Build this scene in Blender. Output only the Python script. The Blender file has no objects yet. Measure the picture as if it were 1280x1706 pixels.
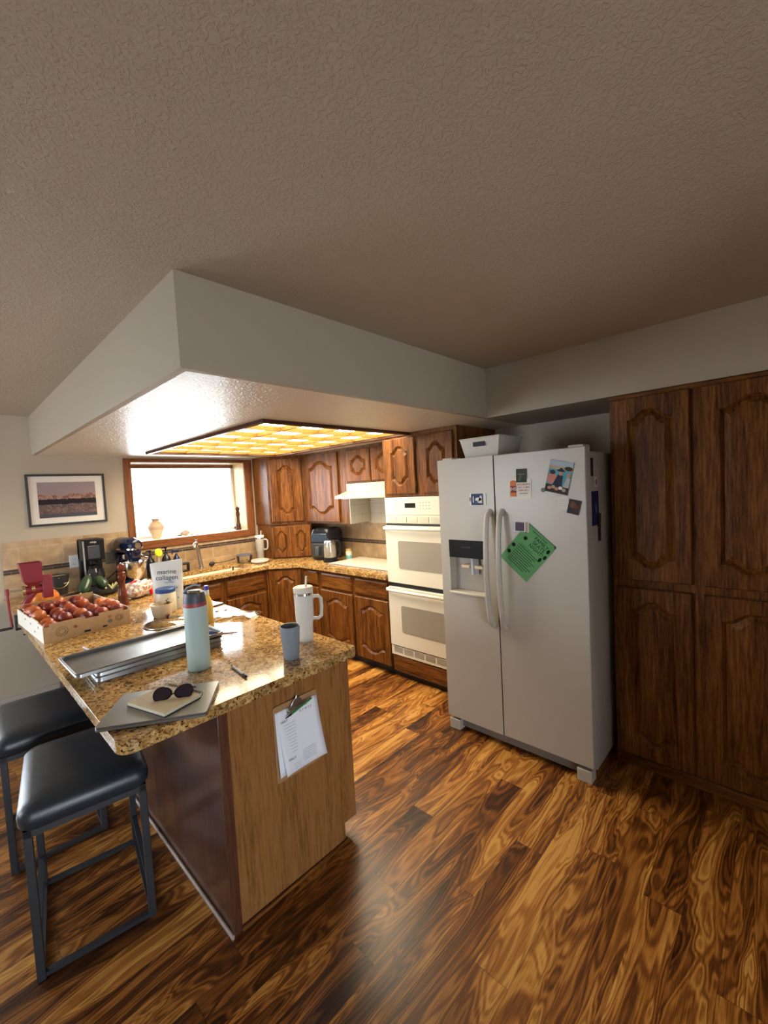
import bpy, bmesh, math, random
from mathutils import Vector, Matrix
random.seed(7)
S = bpy.context.scene
C = S.collection
PI = math.pi
R = math.radians

# ------------------------------------------------------------------ camera
cam_data = bpy.data.cameras.new('camera')
cam = bpy.data.objects.new('camera', cam_data)
C.objects.link(cam)
S.camera = cam
CAM = Vector((-0.0572, 0.0405, 1.6789))
yaw, pitch, roll, fpx = -0.81001, -0.054, -0.053, 711.5
F = Vector((-math.sin(yaw)*math.cos(pitch), math.cos(yaw)*math.cos(pitch), math.sin(pitch)))
R0 = Vector((math.cos(yaw), math.sin(yaw), 0)); U0 = R0.cross(F)
RX = R0*math.cos(roll)+U0*math.sin(roll); UX = -R0*math.sin(roll)+U0*math.cos(roll)
m = Matrix((RX, UX, -F)).transposed().to_4x4(); m.translation = CAM
cam.matrix_world = m
cam_data.sensor_fit = 'HORIZONTAL'; cam_data.sensor_width = 36
cam_data.lens = fpx/1280*36
cam_data.clip_start = 0.02

# ------------------------------------------------------------------ light
S.view_settings.view_transform = 'Standard'; S.view_settings.look = 'None'
S.view_settings.gamma = 1; S.view_settings.use_curve_mapping = False
S.view_settings.exposure = 0.2
W = bpy.data.worlds.new('sky'); S.world = W; W.use_nodes = True
wn = W.node_tree
bg = wn.nodes['Background']
bg.inputs[0].default_value = (0.84, 0.92, 1.0, 1); bg.inputs[1].default_value = 14.0

def portal(name, loc, rot, sx, sy):
    l = bpy.data.lights.new(name, 'AREA'); l.shape = 'RECTANGLE'; l.size = sx; l.size_y = sy
    l.cycles.is_portal = True
    o = bpy.data.objects.new(name, l); C.objects.link(o); o.location = loc; o.rotation_euler = rot
    return o
portal('kitchen_window_portal', (1.93, 5.13, 1.67), (R(-90), 0, 0), 1.3, 0.86)
portal('dining_window_portal', (-2.42, 3.75, 1.45), (0, R(-90), 0), 1.3, 1.8)
portal('dining_door_portal', (-1.4, 4.93, 1.08), (R(-90), 0, 0), 1.5, 2.0)
portal('rear_window_portal', (-.85, -3.32, 1.0), (R(90), 0, 0), 2.2, 1.7)

# ------------------------------------------------------------------ materials
def nt(name):
    m = bpy.data.materials.new(name); m.use_nodes = True
    t = m.node_tree; b = t.nodes['Principled BSDF']
    return m, t, b
def N(t, typ, **kw):
    n = t.nodes.new(typ)
    for k, v in kw.items():
        if k in n.inputs: n.inputs[k].default_value = v
        else: setattr(n, k, v)
    return n
def L(t, a, b): t.links.new(a, b)
def ramp(t, stops, interp='LINEAR'):
    n = t.nodes.new('ShaderNodeValToRGB'); n.color_ramp.interpolation = interp
    e = n.color_ramp.elements
    e[0].position = stops[0][0]; e[0].color = (*stops[0][1], 1)
    e[1].position = stops[-1][0]; e[1].color = (*stops[-1][1], 1)
    for p, c in stops[1:-1]:
        x = e.new(p); x.color = (*c, 1)
    return n
def plain(name, col, rough=.5, metal=0, spec=.5, noise=.0, scale=40, bump=0, trans=0, alpha=1, coat=0, ior=None):
    m, t, b = nt(name)
    b.inputs['Base Color'].default_value = (*col, 1)
    b.inputs['Roughness'].default_value = rough; b.inputs['Metallic'].default_value = metal
    b.inputs['Specular IOR Level'].default_value = spec
    b.inputs['Transmission Weight'].default_value = trans
    b.inputs['Alpha'].default_value = alpha
    b.inputs['Coat Weight'].default_value = coat
    if ior: b.inputs['IOR'].default_value = ior
    tc = N(t, 'ShaderNodeTexCoord')
    nz = N(t, 'ShaderNodeTexNoise', Scale=scale, Detail=4.0)
    L(t, tc.outputs['Object'], nz.inputs['Vector'])
    if noise:
        rp = ramp(t, [(.3, tuple(c*(1-noise) for c in col)), (.7, tuple(min(1, c*(1+noise)) for c in col))])
        L(t, nz.outputs['Fac'], rp.inputs[0]); L(t, rp.outputs[0], b.inputs['Base Color'])
    if bump:
        bp = N(t, 'ShaderNodeBump', Strength=bump, Distance=.002)
        L(t, nz.outputs['Fac'], bp.inputs['Height']); L(t, bp.outputs[0], b.inputs['Normal'])
    return m
def wood(name, dark, mid, light, horiz=False, rough=.36, coat=.05, ax=None):
    m, t, b = nt(name)
    tc = N(t, 'ShaderNodeTexCoord'); oi = N(t, 'ShaderNodeObjectInfo')
    mul = N(t, 'ShaderNodeMath', operation='MULTIPLY'); mul.inputs[1].default_value = 23.0
    L(t, oi.outputs['Random'], mul.inputs[0])
    add = N(t, 'ShaderNodeVectorMath', operation='ADD')
    L(t, tc.outputs['Object'], add.inputs[0]); L(t, mul.outputs[0], add.inputs[1])
    mp = N(t, 'ShaderNodeMapping')
    mp.inputs['Scale'].default_value = (1, 1, .07) if not horiz else (.07, 1, 1)
    L(t, add.outputs[0], mp.inputs['Vector'])
    n1 = N(t, 'ShaderNodeTexNoise', Scale=6.0, Detail=3.0, Distortion=.6)
    L(t, mp.outputs[0], n1.inputs['Vector'])
    s = N(t, 'ShaderNodeMath', operation='MULTIPLY'); s.inputs[1].default_value = 26
    L(t, n1.outputs['Fac'], s.inputs[0])
    si = N(t, 'ShaderNodeMath', operation='SINE'); L(t, s.outputs[0], si.inputs[0])
    n2 = N(t, 'ShaderNodeTexNoise', Scale=90.0, Detail=5.0, Roughness=.7)
    L(t, mp.outputs[0], n2.inputs['Vector'])
    mx = N(t, 'ShaderNodeMath', operation='MULTIPLY_ADD'); mx.inputs[1].default_value = .055
    L(t, si.outputs[0], mx.inputs[0]); L(t, n2.outputs['Fac'], mx.inputs[2])
    rp = ramp(t, [(.3, dark), (.5, mid), (.72, light)])
    L(t, mx.outputs[0], rp.inputs[0]); L(t, rp.outputs[0], b.inputs['Base Color'])
    b.inputs['Roughness'].default_value = rough; b.inputs['Coat Weight'].default_value = coat
    b.inputs['Coat Roughness'].default_value = .15; b.inputs['Specular IOR Level'].default_value = .22
    bp = N(t, 'ShaderNodeBump', Strength=.12, Distance=.001)
    L(t, n2.outputs['Fac'], bp.inputs['Height']); L(t, bp.outputs[0], b.inputs['Normal'])
    return m
OAK = ((.035, .010, .0025), (.135, .046, .009), (.27, .105, .021))
oak_v = wood('oak_vertical_grain', *OAK)
oak_h = wood('oak_horizontal_grain', *OAK, horiz=True)
PAN = ((.15, .062, .018), (.27, .118, .036), (.33, .152, .05))
oak_panel = wood('oak_veneer_panel', *PAN, rough=.33, coat=.2)
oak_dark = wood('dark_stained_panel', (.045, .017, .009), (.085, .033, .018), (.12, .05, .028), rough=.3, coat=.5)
trimwood = wood('window_casing_wood', (.07, .022, .008), (.19, .066, .022), (.27, .10, .04), horiz=True)
trimwood_v = wood('window_casing_wood_upright', (.07, .022, .008), (.19, .066, .022), (.27, .10, .04))
jamb_w = wood('pale_oak_jamb', (.40, .26, .11), (.56, .40, .20), (.64, .48, .26), rough=.4)
lattice_w = wood('golden_oak_lattice', (.15, .07, .008), (.21, .105, .013), (.25, .13, .017), rough=.5, coat=0)
darkframe = wood('dark_fixture_frame_wood', (.03, .012, .006), (.06, .022, .010), (.09, .035, .015), horiz=True)
mill_w = wood('turned_reddish_wood', (.05, .012, .006), (.12, .028, .013), (.18, .045, .02), rough=.2)
white_app = plain('white_enamel', (.45, .415, .36), .32, bump=.05, scale=300)
oven_w = plain('cream_white_oven_enamel', (.74, .70, .58), .18)
oven_gl = plain('grey_oven_glass', (.33, .30, .25), .12)
black = plain('black_plastic', (.013, .013, .014), .35, spec=.25)
blackm = plain('matte_black', (.02, .02, .022), .5)
gap = plain('dark_gap', (.01, .01, .01), .6)
chrome = plain('chrome', (.75, .75, .76), .16, metal=1)
steel = plain('brushed_steel', (.48, .49, .50), .3, metal=1, noise=.1, scale=20)
tin = plain('dull_aluminium', (.36, .37, .38), .36, metal=1, noise=.15, scale=8)
paper = plain('white_paper', (.78, .80, .86), .7)
ink = plain('dark_ink', (.03, .03, .04), .7)
inkgrey = plain('pale_grey_ink', (.56, .59, .66), .8)
card = plain('kraft_cardboard', (.50, .33, .18), .8, noise=.08)
cardin = plain('pale_cardboard_inside', (.66, .55, .40), .8, noise=.06)
brass = plain('brass', (.62, .48, .22), .3, metal=1)
hinge_m = plain('antique_bronze', (.10, .06, .035), .4, metal=1)

# paint
def paint(name, col, bump=.25, scale=90, rough=.75, spec=.3, coat=0):
    m, t, b = nt(name)
    b.inputs['Base Color'].default_value = (*col, 1); b.inputs['Roughness'].default_value = rough
    b.inputs['Specular IOR Level'].default_value = spec; b.inputs['Coat Weight'].default_value = coat
    tc = N(t, 'ShaderNodeTexCoord')
    nz = N(t, 'ShaderNodeTexNoise', Scale=scale, Detail=5.0, Distortion=1.2)
    L(t, tc.outputs['Object'], nz.inputs['Vector'])
    rp = ramp(t, [(.44, (0, 0, 0)), (.62, (1, 1, 1))]); L(t, nz.outputs['Fac'], rp.inputs[0])
    bp = N(t, 'ShaderNodeBump', Strength=bump, Distance=.004)
    L(t, rp.outputs[0], bp.inputs['Height']); L(t, bp.outputs[0], b.inputs['Normal'])
    return m
wallp = paint('greige_wall_paint', (.45, .385, .30), bump=.10, scale=120, rough=.7)
ceilp = paint('textured_ceiling_paint', (.44, .375, .29), bump=.42, scale=70, rough=.7)
soffp = paint('soffit_paint', (.40, .34, .26), bump=.06, scale=120, rough=.6)
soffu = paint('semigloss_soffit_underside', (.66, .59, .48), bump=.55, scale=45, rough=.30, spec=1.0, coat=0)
whitep = paint('white_interior_paint', (.8, .78, .72), bump=.02)

def granite():
    m, t, b = nt('speckled_gold_granite')
    tc = N(t, 'ShaderNodeTexCoord')
    a = N(t, 'ShaderNodeTexNoise', Scale=55.0, Detail=6.0, Roughness=.75, Distortion=.5)
    c = N(t, 'ShaderNodeTexVoronoi', Scale=130.0)
    d = N(t, 'ShaderNodeTexNoise', Scale=5.0, Detail=3.0, Distortion=1.5)
    e = N(t, 'ShaderNodeTexNoise', Scale=95.0, Detail=3.0, Roughness=.6)
    for n in (a, c, d, e): L(t, tc.outputs['Object'], n.inputs['Vector'])
    r1 = ramp(t, [(.30, (.02, .012, .007)), (.39, (.20, .085, .022)), (.48, (.50, .28, .085)), (.57, (.64, .43, .18)), (.69, (.76, .64, .43))])
    L(t, a.outputs['Fac'], r1.inputs[0])
    r2 = ramp(t, [(.35, (.45, .40, .36)), (.65, (1.0, 1.0, 1.0))]); L(t, d.outputs['Fac'], r2.inputs[0])
    mx = N(t, 'ShaderNodeMix', data_type='RGBA', blend_type='MULTIPLY'); mx.inputs[0].default_value = .7
    L(t, r1.outputs[0], mx.inputs[6]); L(t, r2.outputs[0], mx.inputs[7])
    r3 = ramp(t, [(.575, (0, 0, 0)), (.62, (1, 1, 1))]); L(t, e.outputs['Fac'], r3.inputs[0])
    mx2 = N(t, 'ShaderNodeMix', data_type='RGBA'); mx2.inputs[7].default_value = (.02, .014, .01, 1)
    L(t, r3.outputs[0], mx2.inputs[0]); L(t, mx.outputs[2], mx2.inputs[6])
    L(t, mx2.outputs[2], b.inputs['Base Color'])
    b.inputs['Roughness'].default_value = .10; b.inputs['Specular IOR Level'].default_value = .6
    return m
gran = granite()

def floor_mat():
    m, t, b = nt('acacia_plank_floor')
    tc = N(t, 'ShaderNodeTexCoord'); sp = N(t, 'ShaderNodeSeparateXYZ'); L(t, tc.outputs['Object'], sp.inputs[0])
    def M(op, a, bb=None, cc=None):
        n = N(t, 'ShaderNodeMath', operation=op)
        for i, v in enumerate((a, bb, cc)):
            if v is None: continue
            if isinstance(v, (int, float)): n.inputs[i].default_value = v
            else: L(t, v, n.inputs[i])
        return n.outputs[0]
    WI, LE = .127, 1.15
    yy = M('DIVIDE', M('ADD', sp.outputs[1], .0417), WI); row = M('FLOOR', yy); fy = M('FRACT', yy)
    wn1 = N(t, 'ShaderNodeTexWhiteNoise', noise_dimensions='1D'); L(t, row, wn1.inputs['W'])
    xx = M('DIVIDE', M('ADD', sp.outputs[0], M('MULTIPLY', wn1.outputs['Value'], 5.0)), LE)
    col = M('FLOOR', xx); fx = M('FRACT', xx)
    cb = N(t, 'ShaderNodeCombineXYZ'); L(t, row, cb.inputs[0]); L(t, col, cb.inputs[1])
    wn2 = N(t, 'ShaderNodeTexWhiteNoise', noise_dimensions='2D'); L(t, cb.outputs[0], wn2.inputs['Vector'])
    # grain coordinates
    g = N(t, 'ShaderNodeCombineXYZ')
    L(t, M('ADD', M('MULTIPLY', sp.outputs[0], 1.0), M('MULTIPLY', wn2.outputs['Value'], 37.0)), g.inputs[0])
    L(t, M('MULTIPLY', sp.outputs[1], 5.5), g.inputs[1]); L(t, M('MULTIPLY', wn2.outputs['Value'], 91.0), g.inputs[2])
    n1 = N(t, 'ShaderNodeTexNoise', Scale=1.5, Detail=2.0, Roughness=.5, Distortion=1.1); L(t, g.outputs[0], n1.inputs['Vector'])
    rings = M('SINE', M('MULTIPLY', n1.outputs['Fac'], 75.0))
    n2 = N(t, 'ShaderNodeTexNoise', Scale=16.0, Detail=6.0, Roughness=.72, Distortion=.4)
    g2 = N(t, 'ShaderNodeVectorMath', operation='MULTIPLY'); g2.inputs[1].default_value = (.45, 3.2, 1); L(t, g.outputs[0], g2.inputs[0])
    L(t, g2.outputs[0], n2.inputs['Vector'])
    v = M('ADD', M('MULTIPLY', rings, .085), M('ADD', M('MULTIPLY', n2.outputs['Fac'], .58), M('MULTIPLY', M('SUBTRACT', n1.outputs['Fac'], .21), .9)))
    v = M('ADD', v, M('MULTIPLY', M('SUBTRACT', wn2.outputs['Value'], .5), .24))
    rp = ramp(t, [(.28, (.022, .007, .0025)), (.42, (.085, .027, .006)), (.54, (.20, .068, .012)), (.67, (.38, .15, .027)), (.82, (.60, .31, .075))])
    L(t, v, rp.inputs[0])
    # seams
    ey = M('MINIMUM', fy, M('SUBTRACT', 1.0, fy)); ex = M('MINIMUM', fx, M('SUBTRACT', 1.0, fx))
    sy = M('LESS_THAN', ey, .010); sx = M('LESS_THAN', ex, .0013)
    seam = M('MAXIMUM', sy, sx)
    mx = N(t, 'ShaderNodeMix', data_type='RGBA'); mx.inputs[7].default_value = (.02, .008, .004, 1)
    L(t, M('MULTIPLY', seam, .45), mx.inputs[0]); L(t, rp.outputs[0], mx.inputs[6]); L(t, mx.outputs[2], b.inputs['Base Color'])
    b.inputs['Roughness'].default_value = .3
    bp = N(t, 'ShaderNodeBump', Strength=.3, Distance=.002)
    L(t, M('ADD', M('MULTIPLY', seam, -1.0), M('MULTIPLY', n2.outputs['Fac'], .25)), bp.inputs['Height']); L(t, bp.outputs[0], b.inputs['Normal'])
    return m
floorm = floor_mat()

def tile_mat(name, u, c1, c2, grout, bw, bh, off=(0, 0), mortar=.006, rough=.35, mottling=True):
    m, t, b = nt(name)
    tc = N(t, 'ShaderNodeTexCoord'); sp = N(t, 'ShaderNodeSeparateXYZ'); L(t, tc.outputs['Object'], sp.inputs[0])
    cb = N(t, 'ShaderNodeCombineXYZ')
    a1 = N(t, 'ShaderNodeMath', operation='ADD'); a1.inputs[1].default_value = off[0]
    a2 = N(t, 'ShaderNodeMath', operation='ADD'); a2.inputs[1].default_value = off[1]
    L(t, sp.outputs[u], a1.inputs[0]); L(t, sp.outputs[2], a2.inputs[0])
    L(t, a1.outputs[0], cb.inputs[0]); L(t, a2.outputs[0], cb.inputs[1])
    br = N(t, 'ShaderNodeTexBrick'); L(t, cb.outputs[0], br.inputs['Vector'])
    br.inputs['Color1'].default_value = (*c1, 1); br.inputs['Color2'].default_value = (*c2, 1); br.inputs['Mortar'].default_value = (*grout, 1)
    br.inputs['Scale'].default_value = 1; br.inputs['Mortar Size'].default_value = mortar/2
    br.inputs['Brick Width'].default_value = bw; br.inputs['Row Height'].default_value = bh
    out = br.outputs[0]
    if mottling:
        nz = N(t, 'ShaderNodeTexNoise', Scale=14.0, Detail=5.0); L(t, tc.outputs['Object'], nz.inputs['Vector'])
        rp = ramp(t, [(.3, (.72, .68, .64)), (.7, (1.12, 1.1, 1.08))]); L(t, nz.outputs['Fac'], rp.inputs[0])
        mx = N(t, 'ShaderNodeMix', data_type='RGBA', blend_type='MULTIPLY'); mx.inputs[0].default_value = .9
        L(t, out, mx.inputs[6]); L(t, rp.outputs[0], mx.inputs[7]); out = mx.outputs[2]
    L(t, out, b.inputs['Base Color']); b.inputs['Roughness'].default_value = rough
    return m
TAN1, TAN2, GR = (.47, .325, .185), (.39, .265, .15), (.54, .42, .29)
tan_b = tile_mat('tan_stone_tile_back', 0, TAN1, TAN2, GR, .305, .17, (0.05, -1.17))
tan_r = tile_mat('tan_stone_tile_right', 1, TAN1, TAN2, GR, .305, .2, (0.1, -.92))
strip_b = tile_mat('dark_mosaic_strip_back', 0, (.05, .032, .026), (.10, .065, .05), (.34, .27, .20), .14, .022, (0, -1.122), .0022, .2, False)
strip_r = tile_mat('dark_mosaic_strip_right', 1, (.05, .032, .026), (.10, .065, .05), (.34, .27, .20), .14, .022, (0, -1.082), .0022, .2, False)
white_t = tile_mat('white_square_tile', 1, (.62, .60, .50), (.60, .58, .49), (.45, .43, .36), .108, .108, (0, -1.31), .004, .2, False)
white_t.node_tree.nodes['Brick Texture'].offset = 0

def glass(name, col=(1, 1, 1), rough=.0, alpha=.12, ior=1.45):
    m, t, b = nt(name)
    tr = N(t, 'ShaderNodeBsdfTransparent'); tr.inputs[0].default_value = (*col, 1)
    gl = N(t, 'ShaderNodeBsdfGlossy'); gl.inputs['Roughness'].default_value = max(rough, .03)
    fr = N(t, 'ShaderNodeFresnel'); fr.inputs[0].default_value = ior
    ad = N(t, 'ShaderNodeMath', operation='ADD'); ad.inputs[1].default_value = alpha
    L(t, fr.outputs[0], ad.inputs[0])
    mx = N(t, 'ShaderNodeMixShader'); L(t, ad.outputs[0], mx.inputs[0]); L(t, tr.outputs[0], mx.inputs[1]); L(t, gl.outputs[0], mx.inputs[2])
    L(t, mx.outputs[0], t.nodes['Material Output'].inputs[0])
    return m
pane_m = glass('window_glass', alpha=0)
clear_m = glass('clear_glassware', (.95, .97, .96), alpha=.08)
film_m = glass('clear_plastic_film', (.96, .96, .96), .15, alpha=.18)
def emit(name, col, st):
    m, t, b = nt(name); b.inputs['Base Color'].default_value = (0, 0, 0, 1)
    b.inputs['Emission Color'].default_value = (*col, 1); b.inputs['Emission Strength'].default_value = st
    return m
diff_m = emit('luminous_diffuser', (1.0, .85, .60), 12.5)

# ------------------------------------------------------------------ mesh helpers
class B:
    def __init__(s): s.b = bmesh.new()
    def box(s, x0, x1, y0, y1, z0, z1, mat=None):
        r = bmesh.ops.create_cube(s.b, size=1)
        M = Matrix.Translation(((x0+x1)/2, (y0+y1)/2, (z0+z1)/2)) @ Matrix.Diagonal((abs(x1-x0), abs(y1-y0), abs(z1-z0), 1))
        if mat: M = mat @ M
        bmesh.ops.transform(s.b, matrix=M, verts=r['verts']); return s
    def cyl(s, p0, p1, r0, r1=None, n=20, caps=True):
        p0, p1 = Vector(p0), Vector(p1); r1 = r0 if r1 is None else r1
        d = p1-p0
        r = bmesh.ops.create_cone(s.b, cap_ends=caps, segments=n, radius1=r0, radius2=r1, depth=d.length)
        M = Matrix.Translation((p0+p1)/2) @ d.to_track_quat('Z', 'Y').to_matrix().to_4x4()
        bmesh.ops.transform(s.b, matrix=M, verts=r['verts']); return s
    def ball(s, c, r, sx=1, sy=1, sz=1, n=16, rot=None):
        q = bmesh.ops.create_uvsphere(s.b, u_segments=n, v_segments=max(6, n*2//3), radius=r)
        M = Matrix.Translation(c) @ (rot.to_4x4() if rot else Matrix.Identity(4)) @ Matrix.Diagonal((sx, sy, sz, 1))
        bmesh.ops.transform(s.b, matrix=M, verts=q['verts']); return s
    def lathe(s, prof, c=(0, 0, 0), n=28, mat=None):
        rings = []
        for r, z in prof:
            if r < 1e-5: rings.append([s.b.verts.new((c[0], c[1], c[2]+z))])
            else: rings.append([s.b.verts.new((c[0]+r*math.cos(2*PI*i/n), c[1]+r*math.sin(2*PI*i/n), c[2]+z)) for i in range(n)])
        new = [v for r_ in rings for v in r_]
        for a, b_ in zip(rings, rings[1:]):
            for i in range(n):
                j = (i+1) % n
                if len(a) == 1 and len(b_) == 1: continue
                if len(a) == 1: s.b.faces.new((a[0], b_[i], b_[j]))
                elif len(b_) == 1: s.b.faces.new((a[i], a[j], b_[0]))
                else: s.b.faces.new((a[i], a[j], b_[j], b_[i]))
        if mat: bmesh.ops.transform(s.b, matrix=mat, verts=new)
        return s
    def tube(s, pts, r, n=10, close=False):
        pts = [Vector(p) for p in pts]; rr = r if isinstance(r, (list, tuple)) else [r]*len(pts)
        rings = []; up = None
        for i, p in enumerate(pts):
            a = pts[max(0, i-1)]; c = pts[min(len(pts)-1, i+1)]
            if close: a = pts[i-1]; c = pts[(i+1) % len(pts)]
            d = (c-a).normalized()
            if up is None: up = d.orthogonal().normalized()
            up = (up-d*up.dot(d)).normalized(); w = d.cross(up)
            rings.append([s.b.verts.new(p+(up*math.cos(2*PI*k/n)+w*math.sin(2*PI*k/n))*rr[i]) for k in range(n)])
        prs = list(zip(rings, rings[1:]))
        if close: prs.append((rings[-1], rings[0]))
        for a, b_ in prs:
            for k in range(n): s.b.faces.new((a[k], a[(k+1) % n], b_[(k+1) % n], b_[k]))
        if not close: s.b.faces.new(rings[0][::-1]); s.b.faces.new(rings[-1])
        return s
    def prism(s, pts, z0, z1, mat=None):
        lo = [s.b.verts.new((x, y, z0)) for x, y in pts]; hi = [s.b.verts.new((x, y, z1)) for x, y in pts]
        n = len(pts)
        s.b.faces.new(lo[::-1]); s.b.faces.new(hi)
        for i in range(n): s.b.faces.new((lo[i], lo[(i+1) % n], hi[(i+1) % n], hi[i]))
        if mat: bmesh.ops.transform(s.b, matrix=mat, verts=lo+hi)
        return s
    def loft(s, loops, cap=True):
        rs = [[s.b.verts.new(p) for p in lp] for lp in loops]; n = len(rs[0])
        for a, b_ in zip(rs, rs[1:]):
            for i in range(n): s.b.faces.new((a[i], a[(i+1) % n], b_[(i+1) % n], b_[i]))
        if cap: s.b.faces.new(rs[0][::-1]); s.b.faces.new(rs[-1])
        return s
    def mk(s, name, mat, parent=None, loc=None, rot=None, smooth=False, bevel=0, seg=2, sub=0, angle=40):
        bmesh.ops.recalc_face_normals(s.b, faces=s.b.faces)
        me = bpy.data.meshes.new(name); s.b.to_mesh(me); s.b.free()
        o = bpy.data.objects.new(name, me); C.objects.link(o)
        if mat: me.materials.append(mat)
        if parent: o.parent = parent
        if loc: o.location = loc
        if rot: o.rotation_euler = rot
        if bevel:
            md = o.modifiers.new('bevel', 'BEVEL'); md.width = bevel; md.segments = seg; md.limit_method = 'ANGLE'; md.angle_limit = R(angle)
        if sub:
            md = o.modifiers.new('sub', 'SUBSURF'); md.levels = sub; md.render_levels = sub
        if smooth or bevel:
            for p in me.polygons: p.use_smooth = True
            if not sub:
                try: me.set_sharp_from_angle(angle=R(42))
                except Exception: pass
        return o
def thing(name, label, cat, loc=(0, 0, 0), rz=0, group=None):
    o = bpy.data.objects.new(name, None); C.objects.link(o); o.empty_display_size = .05
    o.location = loc; o.rotation_euler = (0, 0, rz); o['label'] = label; o['category'] = cat
    if group: o['group'] = group
    return o
def tag(o, label, cat, group=None):
    o['label'] = label; o['category'] = cat
    if group: o['group'] = group
    return o
def struct(o, label=None):
    o['kind'] = 'structure'
    if label: o['label'] = label
    return o
def rrect(x0, x1, y0, y1, r, n=5):
    p = []
    for cx, cy, a in ((x1-r, y1-r, 0), (x0+r, y1-r, 90), (x0+r, y0+r, 180), (x1-r, y0+r, 270)):
        for k in range(n+1):
            t = R(a+90*k/n); p.append((cx+r*math.cos(t), cy+r*math.sin(t)))
    return p
def text(s, size, parent, loc, rot, mat, name='lettering', align='CENTER', ext=.0003):
    c = bpy.data.curves.new(name, 'FONT'); c.body = s; c.size = size; c.extrude = ext
    c.align_x = align; c.align_y = 'CENTER'
    c.materials.append(mat)
    o = bpy.data.objects.new(name, c); C.objects.link(o); o.parent = parent; o.location = loc; o.rotation_euler = rot
    return o

# ------------------------------------------------------------------ room shell
YB, XR, CZ, SZ = 4.80, 3.27, 2.462, 2.131
XL, YF = -2.4, -3.3
struct(B().box(XL-.1, XR+.1, YF-.1, YB+.12, -.08, 0).mk('floor', floorm), 'dark and golden acacia plank floor')
struct(B().box(XL-.1, XR+.1, YF-.1, YB+.12, CZ, CZ+.08).mk('ceiling', ceilp), 'textured beige ceiling')
WX0, WX1, WZ0, WZ1 = 1.317, 2.534, 1.275, 2.079
b = B()
DX0, DX1, DZ = -2.1, -.7, 2.05
b.box(XL-.1, DX0, YB, YB+.12, 0, CZ).box(DX1, WX0, YB, YB+.12, 0, CZ).box(DX0, DX1, YB, YB+.12, DZ, CZ).box(WX1, XR+.1, YB, YB+.12, 0, CZ).box(WX0, WX1, YB, YB+.12, 0, WZ0).box(WX0, WX1, YB, YB+.12, WZ1, CZ)
struct(b.mk('wall_back', wallp))
struct(B().box(XR, XR+.1, YF-.1, YB+.12, 0, CZ).mk('wall_right', wallp))
b = B(); y0, y1, z0, z1 = 2.9, 4.6, .85, 2.1
b.box(XL-.1, XL, YF-.1, y0, 0, CZ).box(XL-.1, XL, y1, YB+.12, 0, CZ).box(XL-.1, XL, y0, y1, 0, z0).box(XL-.1, XL, y0, y1, z1, CZ)
struct(b.mk('wall_left', wallp))
b = B()
for k in range(3): yy = y0+(y1-y0)*k/2; b.box(XL-.07, XL-.02, yy-.025, yy+.025, z0, z1)
for k in range(3): zz = z0+(z1-z0)*k/2; b.box(XL-.07, XL-.02, y0, y1, zz-.025, zz+.025)
w4 = struct(b.mk('window_2', whitep))
B().box(XL-.05, XL-.045, y0, y1, z0, z1).mk('pane', pane_m, w4)
b = B(); x0, x1, zz0, zz1 = -1.95, .25, .15, 1.85
b.box(XL-.1, x0, YF-.1, YF, 0, CZ).box(x1, XR+.1, YF-.1, YF, 0, CZ).box(x0, x1, YF-.1, YF, 0, zz0).box(x0, x1, YF-.1, YF, zz1, CZ)
struct(b.mk('wall_front', wallp))
struct(B().box(1.0, XR, -1.28, -1.16, 0, CZ).mk('wall_added_shade', wallp))  # unseen partition, added to keep rear window light off the pantry
# sliding glass door of the dining area, in the window wall
b = B()
for xx in (DX0+.03, (DX0+DX1)/2, DX1-.03): b.box(xx-.035, xx+.035, YB+.03, YB+.08, 0, DZ)
b.box(DX0, DX1, YB+.03, YB+.08, 0, .08).box(DX0, DX1, YB+.03, YB+.08, DZ-.07, DZ)
w2 = struct(b.mk('door_1', whitep))
B().box(DX0, DX1, YB+.05, YB+.055, .04, DZ-.02).mk('pane', pane_m, w2)
b = B()
b.box(x0, x1, YF-.07, YF-.02, zz0, zz0+.05).box(x0, x1, YF-.07, YF-.02, zz1-.05, zz1).box(x0, x0+.05, YF-.07, YF-.02, zz0, zz1).box(x1-.05, x1, YF-.07, YF-.02, zz0, zz1).box(-.88, -.82, YF-.07, YF-.02, zz0, zz1)
w3 = struct(b.mk('window_3', whitep))
B().box(x0, x1, YF-.05, YF-.045, zz0, zz1).mk('pane', pane_m, w3)
struct(B().box(DX1, .60, YB-.014, YB, 0, .10).mk('baseboard_back', plain('painted_baseboard', (.42, .38, .33), .5), bevel=.003))

# kitchen dropped soffit with light opening, pantry soffit
FX0, FX1, FY0, FY1 = 1.316, 2.70, 2.30, 4.335
SX, SY = .561, 1.557
b = B()
b.box(SX, XR, SY, SY+.03, SZ, CZ); b.box(SX, SX+.03, SY+.03, YB, SZ, CZ)
struct(b.mk('trim_1', soffp), 'beige dropped kitchen soffit faces')
b = B()
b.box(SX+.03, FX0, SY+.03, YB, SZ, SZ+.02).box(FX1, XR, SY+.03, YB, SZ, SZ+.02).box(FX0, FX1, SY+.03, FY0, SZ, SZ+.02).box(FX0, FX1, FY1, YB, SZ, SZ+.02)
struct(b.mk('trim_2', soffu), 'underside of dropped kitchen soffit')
b = B(); b.box(2.616, XR, YF, SY, SZ, CZ)
struct(b.mk('trim_3', soffp), 'beige soffit above pantry')

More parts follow.
